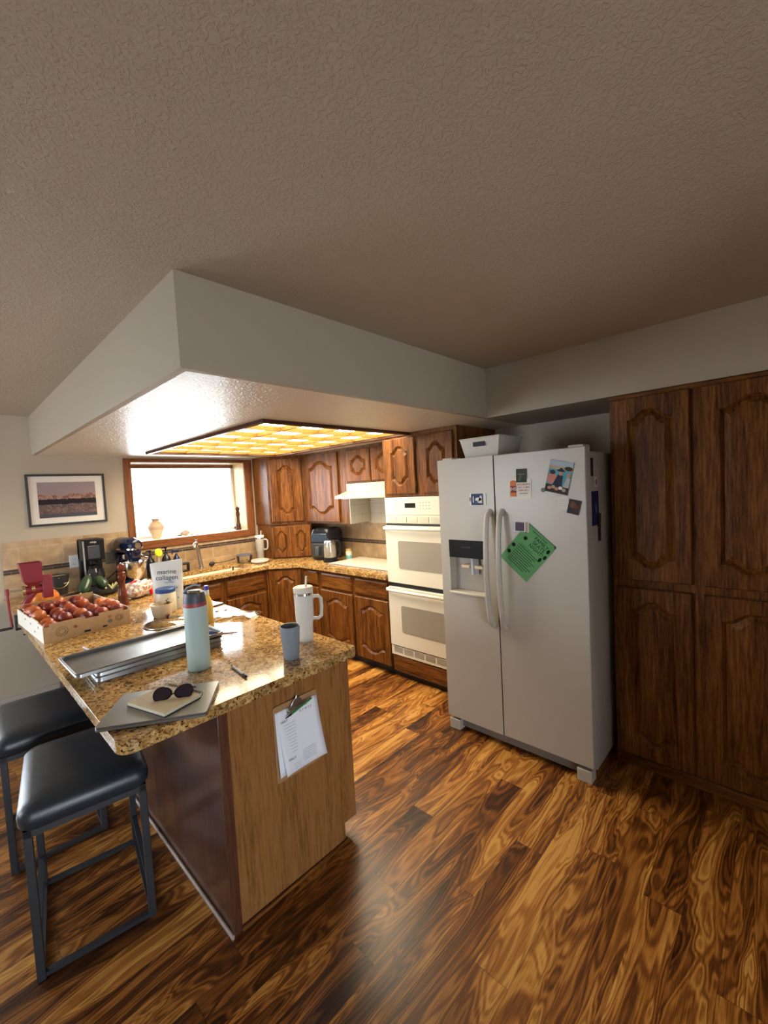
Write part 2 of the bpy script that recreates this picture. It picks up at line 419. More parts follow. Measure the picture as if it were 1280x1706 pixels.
# luminous ceiling fixture
lf = thing('recessed_ceiling_light', 'large recessed kitchen ceiling light with golden wooden lattice grid', 'ceiling light', ((FX0+FX1)/2, (FY0+FY1)/2, SZ))
cx, cy = (FX0+FX1)/2, (FY0+FY1)/2
hx, hy = (FX1-FX0)/2, (FY1-FY0)/2
b = B(); fw = .035
b.box(-hx, hx, -hy, -hy+fw, -.022, .02).box(-hx, hx, hy-fw, hy, -.022, .02).box(-hx, -hx+fw, -hy+fw, hy-fw, -.022, .02).box(hx-fw, hx, -hy+fw, hy-fw, -.022, .02)
b.mk('frame', darkframe, lf, bevel=.004)
b = B()
b.box(-hx, hx, -hy, -hy+.01, .02, .17).box(-hx, hx, hy-.01, hy, .02, .17).box(-hx, -hx+.01, -hy, hy, .02, .17).box(hx-.01, hx, -hy, hy, .02, .17)
b.mk('light_box', whitep, lf)
B().box(-hx+.01, hx-.01, -hy+.01, hy-.01, .027, .036).mk('diffuser', diff_m, lf)
b = B(); ix, iy = hx-fw, hy-fw
for k in range(1, 4): xx = -ix+2*ix*k/4; b.box(xx-.0065, xx+.0065, -iy, iy, -.006, .026)
for k in range(1, 6): yy = -iy+2*iy*k/6; b.box(-ix, ix, yy-.0065, yy+.0065, -.006, .026)
for s_ in (-1, 1):
    b.box(s_*ix-.006, s_*ix+.006, -iy, iy, .0, .026); b.box(-ix, ix, s_*iy-.006, s_*iy+.006, .0, .026)
b.mk('lattice', lattice_w, lf)

# kitchen window: casing, recess, pane
win = struct(bpy.data.objects.new('window_1', None), 'bright kitchen window with stained oak casing'); C.objects.link(win)
win.location = (0, YB, 0)
b = B()
b.box(1.25, WX0, -.02, 0, 1.20, 2.115).box(WX1, 2.63, -.02, 0, 1.20, 2.115)
b.mk('side_casing', trimwood_v, win, bevel=.006)
b = B(); b.box(WX0, WX1, -.022, 0, WZ1, 2.115).box(WX0, WX1, -.024, 0, 1.195, WZ0)
b.mk('casing', trimwood, win, bevel=.006)
RD = .30
b = B()
b.box(WX1-.005, WX1+.02, .001, RD, WZ0, WZ1).box(WX0-.02, WX0+.005, .001, RD, WZ0, WZ1).box(WX0, WX1, .001, RD, WZ1-.005, WZ1+.02)
b.mk('jamb', jamb_w, win)
B().box(WX0-.02, WX1+.02, 0.0, RD, WZ0-.03, WZ0+.004).mk('sill', plain('white_laminate_sill', (.85, .83, .78), .25), win)
b = B()
b.box(WX0, WX1, RD-.05, RD-.02, WZ1-.045, WZ1-.012)
b.mk('head_rail', trimwood, win)
b = B(); b.box(WX0, WX0+.03, RD-.03, RD, WZ0, WZ1).box(WX1-.03, WX1, RD-.03, RD, WZ0, WZ1).box(WX0, WX1, RD-.03, RD, WZ0, WZ0+.03).box(WX0, WX1, RD-.03, RD, WZ1-.03, WZ1)
b.mk('sash', whitep, win)
B().box(WX0+.02, WX1-.02, RD-.017, RD-.013, WZ0+.02, WZ1-.02).mk('pane', pane_m, win)
# outdoors seen through the window
out_w = plain('pale_white_siding', (.85, .85, .83), .8)  # one even pale siding colour
o = B().box(.6, 12, 9.0, 9.2, -.5, 2.6).mk('neighbouring_wall', out_w); tag(o, 'pale outdoor fence wall beyond the kitchen window', 'wall')
struct(B().box(-14, 16, -14, 30, -.7, -.6).mk('ground_outside', plain('pale_concrete', (.7, .7, .68), .9, noise=.05)))

# tiles
b = B().box(.30, 1.25, YB-.008, YB, .92, 1.395).box(1.25, 2.65, YB-.008, YB, .92, 1.195)
struct(b.mk('trim_4', tan_b), 'tan stone tile backsplash on window wall')
struct(B().box(.30, 2.65, YB-.011, YB-.006, 1.122, 1.166).mk('trim_5', strip_b), 'dark mosaic strip in window wall backsplash')
struct(B().box(XR-.008, XR, 2.625, 4.8, .92, 1.31).mk('trim_6', tan_r), 'tan stone tile backsplash behind cooktop')
struct(B().box(XR-.011, XR-.006, 2.625, 4.8, 1.082, 1.126).mk('trim_7', strip_r), 'dark mosaic strip behind cooktop')
struct(B().box(XR-.008, XR, 2.625, 3.45, 1.31, 1.62).mk('trim_8', white_t), 'white square tiles under range hood')
white_t2 = tile_mat('white_square_tile_side', 0, (.62, .60, .50), (.60, .58, .49), (.45, .43, .36), .108, .108, (0, -1.31), .004, .2, False)
white_t2.node_tree.nodes['Brick Texture'].offset = 0
struct(B().box(2.964, XR-.01, 3.407, 3.415, 1.327, 1.62).mk('trim_9', white_t2), 'white square tiles on cabinet side next to range hood')

# ------------------------------------------------------------------ cabinets
def sgn_arch(u, h):
    a = abs(u)
    if a > .88: return 0
    s_ = min(1, (.88-a)/.74)
    return h*(3*s_*s_-2*s_**3)
def door_mesh(w, h, arch=.045, rail=.06, t=.023, raise_=.042):
    """raised panel door, face towards -y, lower left corner at origin"""
    bb = bmesh.new(); raise_ = min(raise_, w*.115)
    nn = 26
    x0, x1, z0, z1 = rail, w-rail, rail, h-rail
    top = []; bot = []
    for i in range(nn+1):
        u = -1+2*i/nn; x = x0+(x1-x0)*i/nn
        top.append((x, z1-arch+sgn_arch(u, arch))); bot.append((x, z0+arch-sgn_arch(u, arch)))
    loop = bot+top[::-1]       # counter clockwise seen from -y with x right, z up
    outer = [(x, 0) for x, _ in bot]+[(x, h) for x, _ in top[::-1]]
    n = len(loop)
    def inset(d):
        a0, a1, c0, c1 = x0+d, x1-d, z0+d, z1-d; tp = []; bt = []
        for i in range(nn+1):
            u = -1+2*i/nn; x = a0+(a1-a0)*i/nn
            tp.append((x, c1-arch+sgn_arch(u, arch))); bt.append((x, c0+arch-sgn_arch(u, arch)))
        return bt+tp[::-1]
    l1 = inset(.007); l2 = inset(.016); l3 = inset(raise_)
    def V(lp, y): return [bb.verts.new((x, y, z)) for x, z in lp]
    A = V(loop, -t); o_ = V(outer, -t); v1 = V(l1, -t+.007); v2 = V(l2, -t+.017); v3 = V(l3, -t+.001)
    def q(a, b_):
        for i in range(n):
            j = (i+1) % n
            bb.faces.new((a[i], a[j], b_[j], b_[i]))
    # frame face (skip the two vertical sides where the rect corners lie)
    cBL, cBR, cTL, cTR = [bb.verts.new(p) for p in ((0, -t, 0), (w, -t, 0), (0, -t, h), (w, -t, h))]
    for i in range(n-1):
        if i == nn: continue
        bb.faces.new((o_[i], o_[i+1], A[i+1], A[i]))
    bb.faces.new((o_[nn], cBR, cTR, o_[nn+1], A[nn+1], A[nn]))
    bb.faces.new((o_[n-1], cTL, cBL, o_[0], A[0], A[n-1]))
    q(A, v1); q(v1, v2); q(v2, v3)
    # centre: rows between bottom and top points
    for i in range(nn): bb.faces.new((v3[i], v3[i+1], v3[n-2-i], v3[n-1-i]))
    # outer edge
    e = .006
    rim = [cBL]+o_[:nn+1]+[cBR, cTR]+o_[nn+1:]+[cTL]
    def ex(v):
        x, y, z = v.co
        return (x+(-e if x < 1e-6 else e if x > w-1e-6 else 0), y+.006, z+(-e if z < 1e-6 else e if z > h-1e-6 else 0))
    r2 = [bb.verts.new(ex(v)) for v in rim]; r3 = [bb.verts.new((v.co.x, 0, v.co.z)) for v in r2]
    k = len(rim)
    for i in range(k):
        j = (i+1) % k
        bb.faces.new((rim[i], r2[i], r2[j], rim[j])); bb.faces.new((r2[i], r3[i], r3[j], r2[j]))
    bb.faces.new(r3)
    return bb
def door(parent, x0, x1, z0, z1, arch=.045, rail=.058, hinge=None, name='door', mat=None):
    b_ = B(); b_.b.free(); b_.b = door_mesh(x1-x0, z1-z0, arch, rail)
    o = b_.mk(name, mat or oak_v, parent, loc=(x0, -.001, z0))
    if hinge:
        hxx = -.009 if hinge == 'l' else x1-x0+.009
        for zz in (.07, z1-z0-.07):
            B().cyl((hxx, -.012, zz-.025), (hxx, -.012, zz+.025), .0045, n=8).mk('hinge', hinge_m, o)
    return o
def drawer(parent, x0, x1, z0, z1, name='drawer'):
    w, h = x1-x0, z1-z0; e = .016
    def rc(d, y): return [(d, y, d), (w-d, y, d), (w-d, y, h-d), (d, y, h-d)]
    b_ = B().loft([rc(0, 0), rc(0, -.010), rc(.004, -.013), rc(e, -.019)])
    return b_.mk(name, oak_h, parent, loc=(x0, -.001, z0))
def cab(name, label, cat, loc, rz, boxes, doors=(), drawers=(), toe=None, group=None, mat=None):
    t_ = thing(name, label, cat, loc, rz, group)
    b_ = B()
    for bx in boxes: b_.box(*bx)
    b_.mk('carcass', mat or oak_v, t_, bevel=.0015, seg=1)
    for d in doors: door(t_, *d[:4], **(d[4] if len(d) > 4 else {}))
    for d in drawers: drawer(t_, *d)
    if toe:
        B().box(*toe).mk('toe_kick', blackm, t_)
    return t_
RZ = R(-90)
TOP = .872
# lower right run (fronts face -x)
fx = 2.677; XB = XR-.012-fx
def lowright(label, ya, yb, dr, do):
    w = ya-yb
    return cab('base_cabinet', label, 'cabinet', (fx, ya, 0), RZ, [(0, w, 0, XB, .095, TOP)],
               doors=[(ya-a, ya-c, z0_, z1_, dict(hinge=h_)) for a, c, z0_, z1_, h_ in do],
               drawers=[(ya-a, ya-c, z0_, z1_) for a, c, z0_, z1_ in dr], toe=(0, w, .04, .06, 0, .095))
lowright('narrow oak base cabinet with drawer, left of the cooktop beside the angled corner cabinet', 3.908, 3.615, [(3.885, 3.645, .70, .85)], [(3.885, 3.645, .11, .675, 'l')])
lowright('oak base cabinet with drawer and arched door under left half of cooktop', 3.612, 3.092, [(3.585, 3.113, .69, .845)], [(3.585, 3.117, .09, .665, 'l')])
lowright('oak base cabinet with drawer and arched door next to the double oven', 3.089, 2.626, [(3.069, 2.642, .69, .845)], [(3.072, 2.642, .09, .665, 'r')])
# diagonal lower corner
dl = math.hypot(2.677-2.389, .288)
b = [(0, dl, 0, .02, .095, TOP), (.02, dl-.02, .02, .30, .095, TOP)]
cab('corner_base_cabinet', 'angled oak corner base cabinet with one tall arched door', 'cabinet', (2.391, 4.196, 0), R(-45), b, doors=[(.035, dl-.035, .11, .845, dict(hinge='r'))], toe=(0, dl, .04, .06, 0, .095))
# sink base run (faces -y)
cab('sink_cabinet', 'wide oak base cabinet below the sink under the kitchen window', 'cabinet', (1.28, 4.197, 0), 0,
    [(0, 1.108, 0, .03, .095, TOP), (0, 1.108, .03, .585, .095, .70)],
    doors=[(.645, 1.08, .11, .625, dict(hinge='r')), (.15, .585, .11, .625, dict(hinge='l'))],
    drawers=[(.645, 1.08, .665, .822, 'drawer_front'), (.15, .585, .665, .822, 'drawer_front')], toe=(0, 1.108, .04, .06, 0, .095))
# peninsula
pen = thing('peninsula_cabinet', 'oak peninsula base with dark side panel and plywood end panel', 'cabinet', (.608, 1.585, 0))
PW, PL_ = 1.25-.608, YB-.012-1.585
B().box(.012, PW, .012, PL_, .095, TOP).box(.012, PW-.07, .012, PL_, 0, .095).mk('carcass', oak_v, pen)
pts = [(.035, 0), (PW-.07, 0), (PW-.07, .095), (PW+.004, .095), (PW+.004, TOP), (.035, TOP)]
B().prism([(x, z) for x, z in pts], 0, .012, mat=Matrix(((1, 0, 0, 0), (0, 0, -1, .012), (0, 1, 0, 0), (0, 0, 0, 1)))).mk('end_panel', oak_panel, pen)
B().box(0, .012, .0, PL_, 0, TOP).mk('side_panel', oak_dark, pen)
o = B().box(-.004, .036, -.006, .004, 0, TOP).mk('corner_trim', oak_dark, pen, bevel=.002)
b = B(); b.box(.03, PW-.055, -.016, -.001, 0, .018)
b.mk('base_moulding', oak_h, pen, bevel=.006, seg=3)
B().box(-.014, -.001, -.016, PL_, 0, .018).mk('base_moulding', plain('greyish_shoe_moulding', (.35, .27, .23), .35), pen, bevel=.006, seg=3)
for k in range(4):
    a = .03+k*.62
    d_ = door(pen, 0, .56, 0, .55, hinge='r', name='door'); d_.rotation_euler = (0, 0, R(90)); d_.location = (PW+.001, a, .11)
    d_ = drawer(pen, 0, .56, 0, .155); d_.rotation_euler = (0, 0, R(90)); d_.location = (PW+.001, a, .69)

# countertop
def counter():
    bm = bmesh.new()
    def arc(cx, cy, r, a0, a1, n=6): return [(cx+r*math.cos(R(a0+(a1-a0)*k/n)), cy+r*math.sin(R(a0+(a1-a0)*k/n))) for k in range(n+1)]
    out = arc(.284+.05, 1.568+.05, .05, 180, 270)+arc(1.311-.035, 1.568+.035, .035, -90, 0)
    out += [(1.311, 4.148), (2.38, 4.148), (2.628, 3.90), (2.628, 2.626), (3.258, 2.626), (3.258, 4.788), (.284, 4.788)]
    hole = rrect(1.47, 2.27, 4.235, 4.63, .05)
    def ring(pts):
        vs = [bm.verts.new((x, y, .92)) for x, y in pts]
        return [bm.edges.new((vs[i], vs[(i+1) % len(vs)])) for i in range(len(vs))]
    e = ring(out)+ring(hole)
    bmesh.ops.triangle_fill(bm, edges=e, use_beauty=True, normal=(0, 0, 1))
    r = bmesh.ops.extrude_face_region(bm, geom=list(bm.faces))
    bmesh.ops.translate(bm, vec=(0, 0, -.045), verts=[g for g in r['geom'] if isinstance(g, bmesh.types.BMVert)])
    b_ = B(); b_.b.free(); b_.b = bm
    return b_.mk('granite_countertop', gran, bevel=.010, seg=3, angle=60)
tag(counter(), 'speckled gold and brown polished granite countertop over peninsula and kitchen runs', 'countertop')

# sink
sk = thing('kitchen_sink', 'cream undermount sink below the kitchen window', 'sink', (1.87, 4.43, .7))
cream = plain('cream_composite', (.72, .62, .47), .3)
lo = lambda d, z: [(x, y, z) for x, y in rrect(-.40+d, .40-d, -.195+d, .20-d, .05)]
B().loft([lo(-.02, .172), lo(-.004, .174), lo(.0, .17), lo(.02, .02), lo(.06, .0)], cap=False).loft([lo(.06, .0), lo(.061, .0)]).mk('basin', cream, sk, smooth=True)
B().box(-.02, .02, -.17, .17, .02, .15).mk('divider', cream, sk, bevel=.008)
B().lathe([(0, .004), (.035, .006), (.04, .0)], (.2, 0, .003)).mk('drain', steel, sk, smooth=True)

# upper corner + uppers
ufx = 2.962
cab('wall_cabinet', 'oak wall cabinet left of the range hood with a tall pale sheen door', 'cabinet', (ufx, 4.165, 0), RZ, [(0, .745, 0, .296, 1.325, SZ-.001)],
    doors=[(.02, .60, 1.35, 2.10, dict(arch=.07, rail=.07, hinge='l'))])
cab('wall_cabinet', 'short oak wall cabinet with two small doors above the range hood', 'cabinet', (ufx, 3.418, 0), RZ, [(0, .795, 0, .296, 1.75, SZ-.001)],
    doors=[(.02, .355, 1.775, 2.09, dict(arch=.045, rail=.052)), (.38, .74, 1.775, 2.09, dict(arch=.045, rail=.052))])
uc = thing('corner_wall_cabinet', 'angled oak corner wall cabinet beside the window', 'cabinet', (2.65, 4.48, 0), R(-45))
w_ = math.hypot(ufx-2.65, .312)
# carcass as prism in local coords
ca, sa = math.cos(R(45)), math.sin(R(45))
def loc2(x, y): x -= 2.65; y -= 4.48; return (x*ca-y*sa, x*sa+y*ca)
pp = [loc2(*p) for p in ((2.65, 4.48), (ufx, 4.168), (3.258, 4.168), (3.258, 4.788), (2.65, 4.788))]
B().prism(pp, 1.325, SZ-.001).mk('carcass', oak_v, uc)
door(uc, .04, w_-.04, 1.36, 2.09, arch=.05, rail=.075, hinge='l')
B().prism([loc2(*p) for p in ((2.638, 4.47), (ufx+.01, 4.148), (ufx+.03, 4.168), (2.66, 4.49))], 1.318, 1.33).mk('bottom_rail', darkframe, uc)
hk = thing('wall_hook', 'small dark double hook on the side of the corner wall cabinet', 'hook', (2.65, 4.655, 1.59))
B().tube([(-.002, 0, .03), (-.004, 0, 0), (-.02, 0, -.02), (-.03, 0, .0)], .003).tube([(-.004, 0, .0), (-.02, .02, -.015), (-.03, .025, .005)], .003).mk('prongs', hinge_m, hk)
ga = thing('appliance_garage', 'small oak cupboard with two oval panel doors on countertop under corner cabinet', 'cabinet', (2.655, 4.475, .921), R(-45))
gw = math.hypot(.335, .335)
B().box(0, gw, 0, .02, 0, .398).box(0, gw, .02, .10, 0, .02).mk('carcass', oak_v, ga)
B().prism([loc2(2.655, 4.495), loc2(2.675, 4.495), loc2(2.675, 4.785), loc2(2.655, 4.785)], 0, .398).mk('side_panel', oak_v, ga)
door(ga, .015, gw/2-.006, .02, .375, arch=.045, rail=.045); door(ga, gw/2+.006, gw-.015, .02, .375, arch=.045, rail=.045)

# oven tower (faces -x)
tfx = 2.678; tw = 2.622-1.852; XT = XR-.005-tfx
tower = cab('oven_cabinet', 'tall oak cabinet housing the white double oven', 'cabinet', (tfx, 2.622, 0), RZ,
    [(0, .012, 0, XT, .09, SZ-.001), (tw-.012, tw, 0, XT, .09, SZ-.001), (.012, tw-.012, 0, XT, .09, .205), (.012, tw-.012, 0, XT, 1.605, SZ-.001)],
    doors=[(.045, .362, 1.635, 2.09, dict(arch=.05, rail=.06, hinge='r')), (.43, .735, 1.635, 2.09, dict(arch=.05, rail=.06, hinge='r'))],
    toe=(0, tw, .03, .05, 0, .09))
drawer(tower, .02, tw-.02, .06, .203, name='lower_panel')
ov = thing('double_wall_oven', 'white built-in double wall oven with grey glass windows', 'oven', (2.659, 2.613, .21), RZ)
ow = .736
B().box(.012, ow-.012, .03, .5, .01, 1.385).mk('body', gap, ov)
B().box(0, ow, 0, .03, 1.24, 1.39).box(0, ow, .004, .03, 1.168, 1.24).mk('control_panel', oven_w, ov, bevel=.004)
b = B()
for k in range(6):
    b.box(.03+k*.117, .03+k*.117+.095, -.0005, .004, 1.180, 1.222)
b.mk('vent', plain('cream_vent_slats', (.5, .48, .36), .5), ov)
b = B()
for k in range(6):
    for j in range(4): b.box(.032+k*.117, .032+k*.117+.091, -.002, .0, 1.183+j*.010, 1.187+j*.010)
b.mk('vent_slats', oven_w, ov)
B().box(.23, .345, -.001, .001, 1.30, 1.34).mk('display', black, ov)
b = B()
for cx_ in (.10, .125, .15, .39, .42, .45, .48): 
    for zz in (1.29, 1.315, 1.34): b.box(cx_, cx_+.014, -.0012, .001, zz, zz+.006)
b.mk('buttons', plain('grey_button_marks', (.35, .33, .28), .5), ov)
B().box(0, ow, .012, .03, 1.15, 1.168).mk('upper_gap', gap, ov)
def oven_door(z0, z1, wz0, wz1):
    d = B().box(0, ow, -.012, .028, z0, z1).mk('door', oven_w, ov, bevel=.006)
    B().prism(rrect(.145, .60, wz0, wz1, .02), 0, .003, mat=Matrix(((1, 0, 0, 0), (0, 0, -1, -.0125), (0, 1, 0, 0), (0, 0, 0, 1)))).mk('window', oven_gl, d)
    b_ = B(); zz = z1-.02
    b_.tube([(.01, -.03, zz), (.03, -.052, zz), (ow/2, -.056, zz), (ow-.03, -.052, zz), (ow-.01, -.03, zz)], .014, n=12)
    b_.box(.0, .03, -.04, -.01, zz-.012, zz+.012).box(ow-.03, ow, -.04, -.01, zz-.012, zz+.012)
    b_.mk('handle', oven_w, d, smooth=True)
oven_door(.65, 1.148, .78, 1.02)
oven_door(.09, .612, .222, .458)
B().box(0, ow, .012, .03, .612, .65).mk('lower_gap', gap, ov)
B().box(0, ow, -.004, .03, .003, .082).mk('base_grille', oven_w, ov, bevel=.002)
b = B()
for k in range(6):
    for j in range(5): b.box(.03+k*.117, .03+k*.117+.10, -.006, -.002, .030+j*.010, .034+j*.010)
b.mk('grille_slots', plain('grey_slots', (.2, .19, .17), .5), ov)

# range hood
hd = thing('range_hood', 'cream under-cabinet range hood above the cooktop', 'range hood', (XR-.009, 3.405, 1.60), RZ)
hw = .775
prof = [(0, 0), (-.50, 0), (-.50, .028), (-.335, .075), (-.335, .15), (0, .15)]
M_ = Matrix(((0, 0, 1, 0), (1, 0, 0, 0), (0, 1, 0, 0), (0, 0, 0, 1)))
B().prism(prof, 0, hw, mat=M_).mk('shell', plain('cream_hood_enamel', (.56, .52, .36), .25), hd, bevel=.004)  # even cream, set darker to offset the bright ceiling light
B().box(.05, hw-.05, -.44, -.06, -.004, .001).mk('filter', steel, hd)
# cooktop
ck = thing('glass_cooktop', 'cream white smooth glass cooktop set in the granite', 'cooktop', (2.985, 3.13, .9205))
B().prism(rrect(-.225, .235, -.43, .44, .02), 0, .008).mk('glass', oven_w, ck)
B().box(-.232, -.224, -.43, .44, 0, .009).mk('front_edge', plain('grey_edge', (.35, .35, .36), .35, metal=.6), ck)
b = B()
for (x, y, r) in ((-.1, -.22, .09), (-.1, .22, .105), (.11, -.22, .075), (.11, .22, .09)):
    b.lathe([(r, .0083), (r+.004, .0086), (r+.004, .0083)], (x, y, 0), n=40)
b.mk('burner_rings', plain('pale_grey_rings', (.6, .57, .5), .3), ck)

# ------------------------------------------------------------------ refrigerator
fr = thing('refrigerator', 'white side by side refrigerator with bowed handles and ice dispenser', 'refrigerator', (2.305, 1.768, 0), RZ)
fw_ = 1.768-.815
B().box(.008, fw_-.008, .09, .80, .035, 1.825).mk('body', white_app, fr, bevel=.006)
B().box(.02, fw_-.02, .078, .092, .04, 1.82).mk('gasket', gap, fr)
xs = 1.768-1.35
# freezer door with dispenser recess
dz0, dz1 = .088, 1.848
rx0, rx1, rz0, rz1, rzm = 1.768-1.70, 1.768-1.437, .968, 1.317, 1.2
b = B()
b.box(0, rx0, 0, .078, dz0, dz1).box(rx1, xs-.004, 0, .078, dz0, dz1).box(rx0, rx1, 0, .078, dz0, rz0).box(rx0, rx1, 0, .078, rzm, dz1).box(rx0, rx1, .068, .078, rz0, rzm)
bmesh.ops.remove_doubles(b.b, verts=b.b.verts, dist=1e-5)
fd = b.mk('freezer_door', white_app, fr)
B().box(rx0, rx1, -.003, .002, rzm, rz1).mk('dispenser_panel', black, fd, bevel=.001)
text('FRIGIDAIRE', .014, fd, ((rx0+rx1)/2, -.0035, 1.27), (R(90), 0, 0), plain('dim_grey_print', (.10, .10, .11), .5), name='brand_lettering')
b = B(); b.box(rx0-.004, rx1+.002, -.012, .06, rz0-.008, rz0+.004)
b.mk('drip_tray', oven_w, fd, bevel=.002)
for q_ in (.11, .21):
    B().box(rx0+q_-.03, rx0+q_+.03, .015, .06, rzm-.07, rzm-.05, mat=None).mk('dispenser_paddle', plain('ivory_plastic', (.70, .58, .40), .4), fd, bevel=.003)
B().prism([(rx0+.13, .05), (rx0+.19, .05), (rx0+.165, .02), (rx0+.15, .02)], rzm-.11, rzm).mk('dispenser_chute', plain('pale_clear_plastic', (.55, .6, .68), .2), fd)
rd = B().box(xs+.004, fw_, 0, .078, dz0, dz1).mk('fridge_door', white_app, fr, bevel=.005)
def handle(x):
    pts = []; r_ = []
    for k in range(25):
        t = k/24; z = .785+(1.51-.785)*t
        y = -.020-.052*math.sin(PI*min(1, max(0, t)))**.5 if 0 < t < 1 else .004
        pts.append((x+.0, y, z)); r_.append(.0168)
    return pts, r_
for x, par in ((xs-.034, fd), (xs+.050, rd)):
    p_, r_ = handle(x)
    B().tube(p_, r_, n=12).mk('handle', white_app, par, smooth=True)
B().box(.01, .09, -.002, .07, 0.0, .07).mk('foot', white_app, fr, bevel=.004)
B().box(fw_-.09, fw_-.01, -.002, .07, 0.0, .07).mk('foot', white_app, fr, bevel=.004)
B().box(.09, fw_-.09, .04, .07, .02, .075).mk('kick_plate', plain('grey_plastic', (.20, .19, .18), .5), fr)
B().box(fw_-.10, fw_-.02, .03, .14, 1.826, 1.862).mk('hinge_cover', white_app, fr, bevel=.004)
B().box(.02, .10, .03, .14, 1.826, 1.862).mk('hinge_cover', white_app, fr, bevel=.004)

# things on the fridge door; local frame: x right, z up, facing -y
def onfridge(name, label, cat, y, z, w, h, rot, mat, t_=.0015, off=0, group=None):
    o = thing(name, label, cat, (2.3035-off, y, z), RZ, group)
    o.rotation_euler = (0, 0, RZ)
    p = bpy.data.objects.new('x', None)
    bpy.data.objects.remove(p)
    c = B().box(-w/2, w/2, -t_, 0, -h/2, h/2).mk('card', mat, o); c.rotation_euler = (0, R(rot), 0)
    return o, c, t_
def blob(parent, pts, mat, y=-.002, name='printed_shape'):
    B().prism(pts, 0, .0003, mat=Matrix(((1, 0, 0, 0), (0, 0, -1, y), (0, 1, 0, 0), (0, 0, 0, 1)))).mk(name, mat, parent)
def ell(cx, cy, rx, ry, n=14): return [(cx+rx*math.cos(2*PI*k/n), cy+ry*math.sin(2*PI*k/n)) for k in range(n)]
def rect(x0, x1, y0, y1): return [(x0, y0), (x1, y0), (x1, y1), (x0, y1)]
blue_m = plain('denim_blue_print', (.05, .085, .17), .5); white_m = plain('white_print', (.7, .7, .68), .5)
o, c, _ = onfridge('fridge_magnet', 'blue and white rectangular magnet on freezer door', 'magnet', 1.465, 1.582, .115, .075, 0, white_m, .003)
blob(c, rect(-.047, .04, -.036, .036), blue_m, -.0033); blob(c, ell(.005, 0, .022, .012), white_m, -.0037); blob(c, rect(-.035, -.028, -.02, .02), white_m, -.0037)
blob(c, rect(-.057, -.051, -.012, .014), black, -.0033); blob(c, [(0, -.02), (.03, -.025), (.028, .022), (.018, .022)], white_m, -.0037)
o, c, _ = onfridge('save_the_date_card', 'white card printed with an orange burger shape on fridge door', 'card', 1.181, 1.637, .135, .112, 1, plain('cream_card', (.72, .68, .62), .6))
orange = plain('burger_orange', (.55, .17, .05), .6); red_ = plain('card_red_brown', (.25, .05, .03), .6)
blob(c, rect(-.062, -.022, .018, .040)+[], orange, -.0017); blob(c, ell(-.042, .040, .020, .012), orange, -.0018)
blob(c, rect(-.062, -.022, -.045, -.022), orange, -.0017); blob(c, rect(-.062, -.022, -.022, .018), red_, -.0017)
text('JHS', .028, c, (-.042, -.0022, -.001), (R(90), 0, 0), white_m)
for k, (tx, sz_) in enumerate((('SATURDAY', .016), ('OCT 2 5PM', .014), ('JOIN US 2', .014), ('rsvp to follow', .009))):
    text(tx, sz_, c, (.022, -.0022, .025-k*.017), (R(90), 0, 0), red_ if k < 3 else ink)
o, c, _ = onfridge('small_photo', 'small dark green photo overlapping the burger card', 'photo', 1.170, 1.714, .064, .079, 2, plain('dark_green_print', (.035, .045, .03), .4), off=.002)
blob(c, rect(-.02, .02, .005, .01), plain('pale_green_print', (.16, .18, .14), .5)); blob(c, [(-.02, -.03), (-.005, -.03), (.004, .0), (-.01, .004)], plain('mid_green_print', (.09, .11, .07), .5))
# large photo
o, c, _ = onfridge('beach_photo', 'large glossy photo of a group in hats by teal water on fridge door', 'photo', .953, 1.692, .130, .178, 14, plain('teal_print', (.09, .30, .36), .3), off=.001)
skin = plain('print_skin', (.45, .24, .17), .5); pink = plain('print_pink', (.5, .2, .16), .5); navy = plain('print_navy', (.02, .025, .05), .4); straw = plain('print_straw', (.38, .31, .2), .5)
blob(c, rect(-.064, .064, .058, .088), plain('print_sky', (.35, .42, .48), .4)); blob(c, rect(-.064, .064, .04, .058), straw)
blob(c, ell(.042, .052, .022, .012), plain('print_umbrella', (.07, .05, .03), .5), -.0023)
blob(c, rect(-.064, .064, -.088, -.045), plain('print_dark_ground', (.05, .035, .03), .5))
blob(c, ell(-.038, -.012, .026, .03), pink, -.0023); blob(c, ell(-.04, .022, .016, .012), navy, -.0025); blob(c, ell(-.038, .012, .010, .011), skin, -.0024)
blob(c, [(-.03, -.055), (.026, -.055), (.02, .01), (-.008, .014)], navy, -.0024); blob(c, ell(.006, .022, .010, .013), skin, -.0026); blob(c, ell(.004, .037, .022, .007), navy, -.0027); blob(c, ell(.004, .042, .011, .009), navy, -.0028)
blob(c, [(.03, -.05), (.062, -.05), (.062, .0), (.045, .008)], plain('print_grey_shirt', (.4, .4, .38), .5), -.0024); blob(c, ell(.05, .017, .010, .012), skin, -.0026)
for k in range(5): blob(c, ell(-.04+k*.02, -.065+.008*(k % 2), .011, .009), (skin, straw, pink, white_m, straw)[k], -.0026)
for k, (dx, dz, r_) in enumerate(((-.062, -.078, .011),)):
    mg = thing('round_magnet', 'small round green magnet at lower left of the beach photo', 'magnet', (2.3015, 1.043, 1.626), RZ)
    B().cyl((0, -.004, 0), (0, 0, 0), .012, n=20).mk('disc', plain('dull_green', (.09, .12, .09), .5), mg)
o, c, _ = onfridge('paper_note', 'blank looking white paper note below the beach photo', 'note', .937, 1.549, .062, .075, -2, plain('note_white', (.62, .62, .58), .7), .0006)
for k in range(4): blob(c, rect(-.02, .02, .02-.012*k, .0212-.012*k), plain('note_pencil', (.4, .4, .4), .7), -.0007)
o, c, _ = onfridge('small_photo', 'small dark brown photo at right edge of fridge door beside the note', 'photo', .878, 1.528, .064, .078, 14, plain('dark_brown_print', (.05, .03, .03), .4), off=.001)
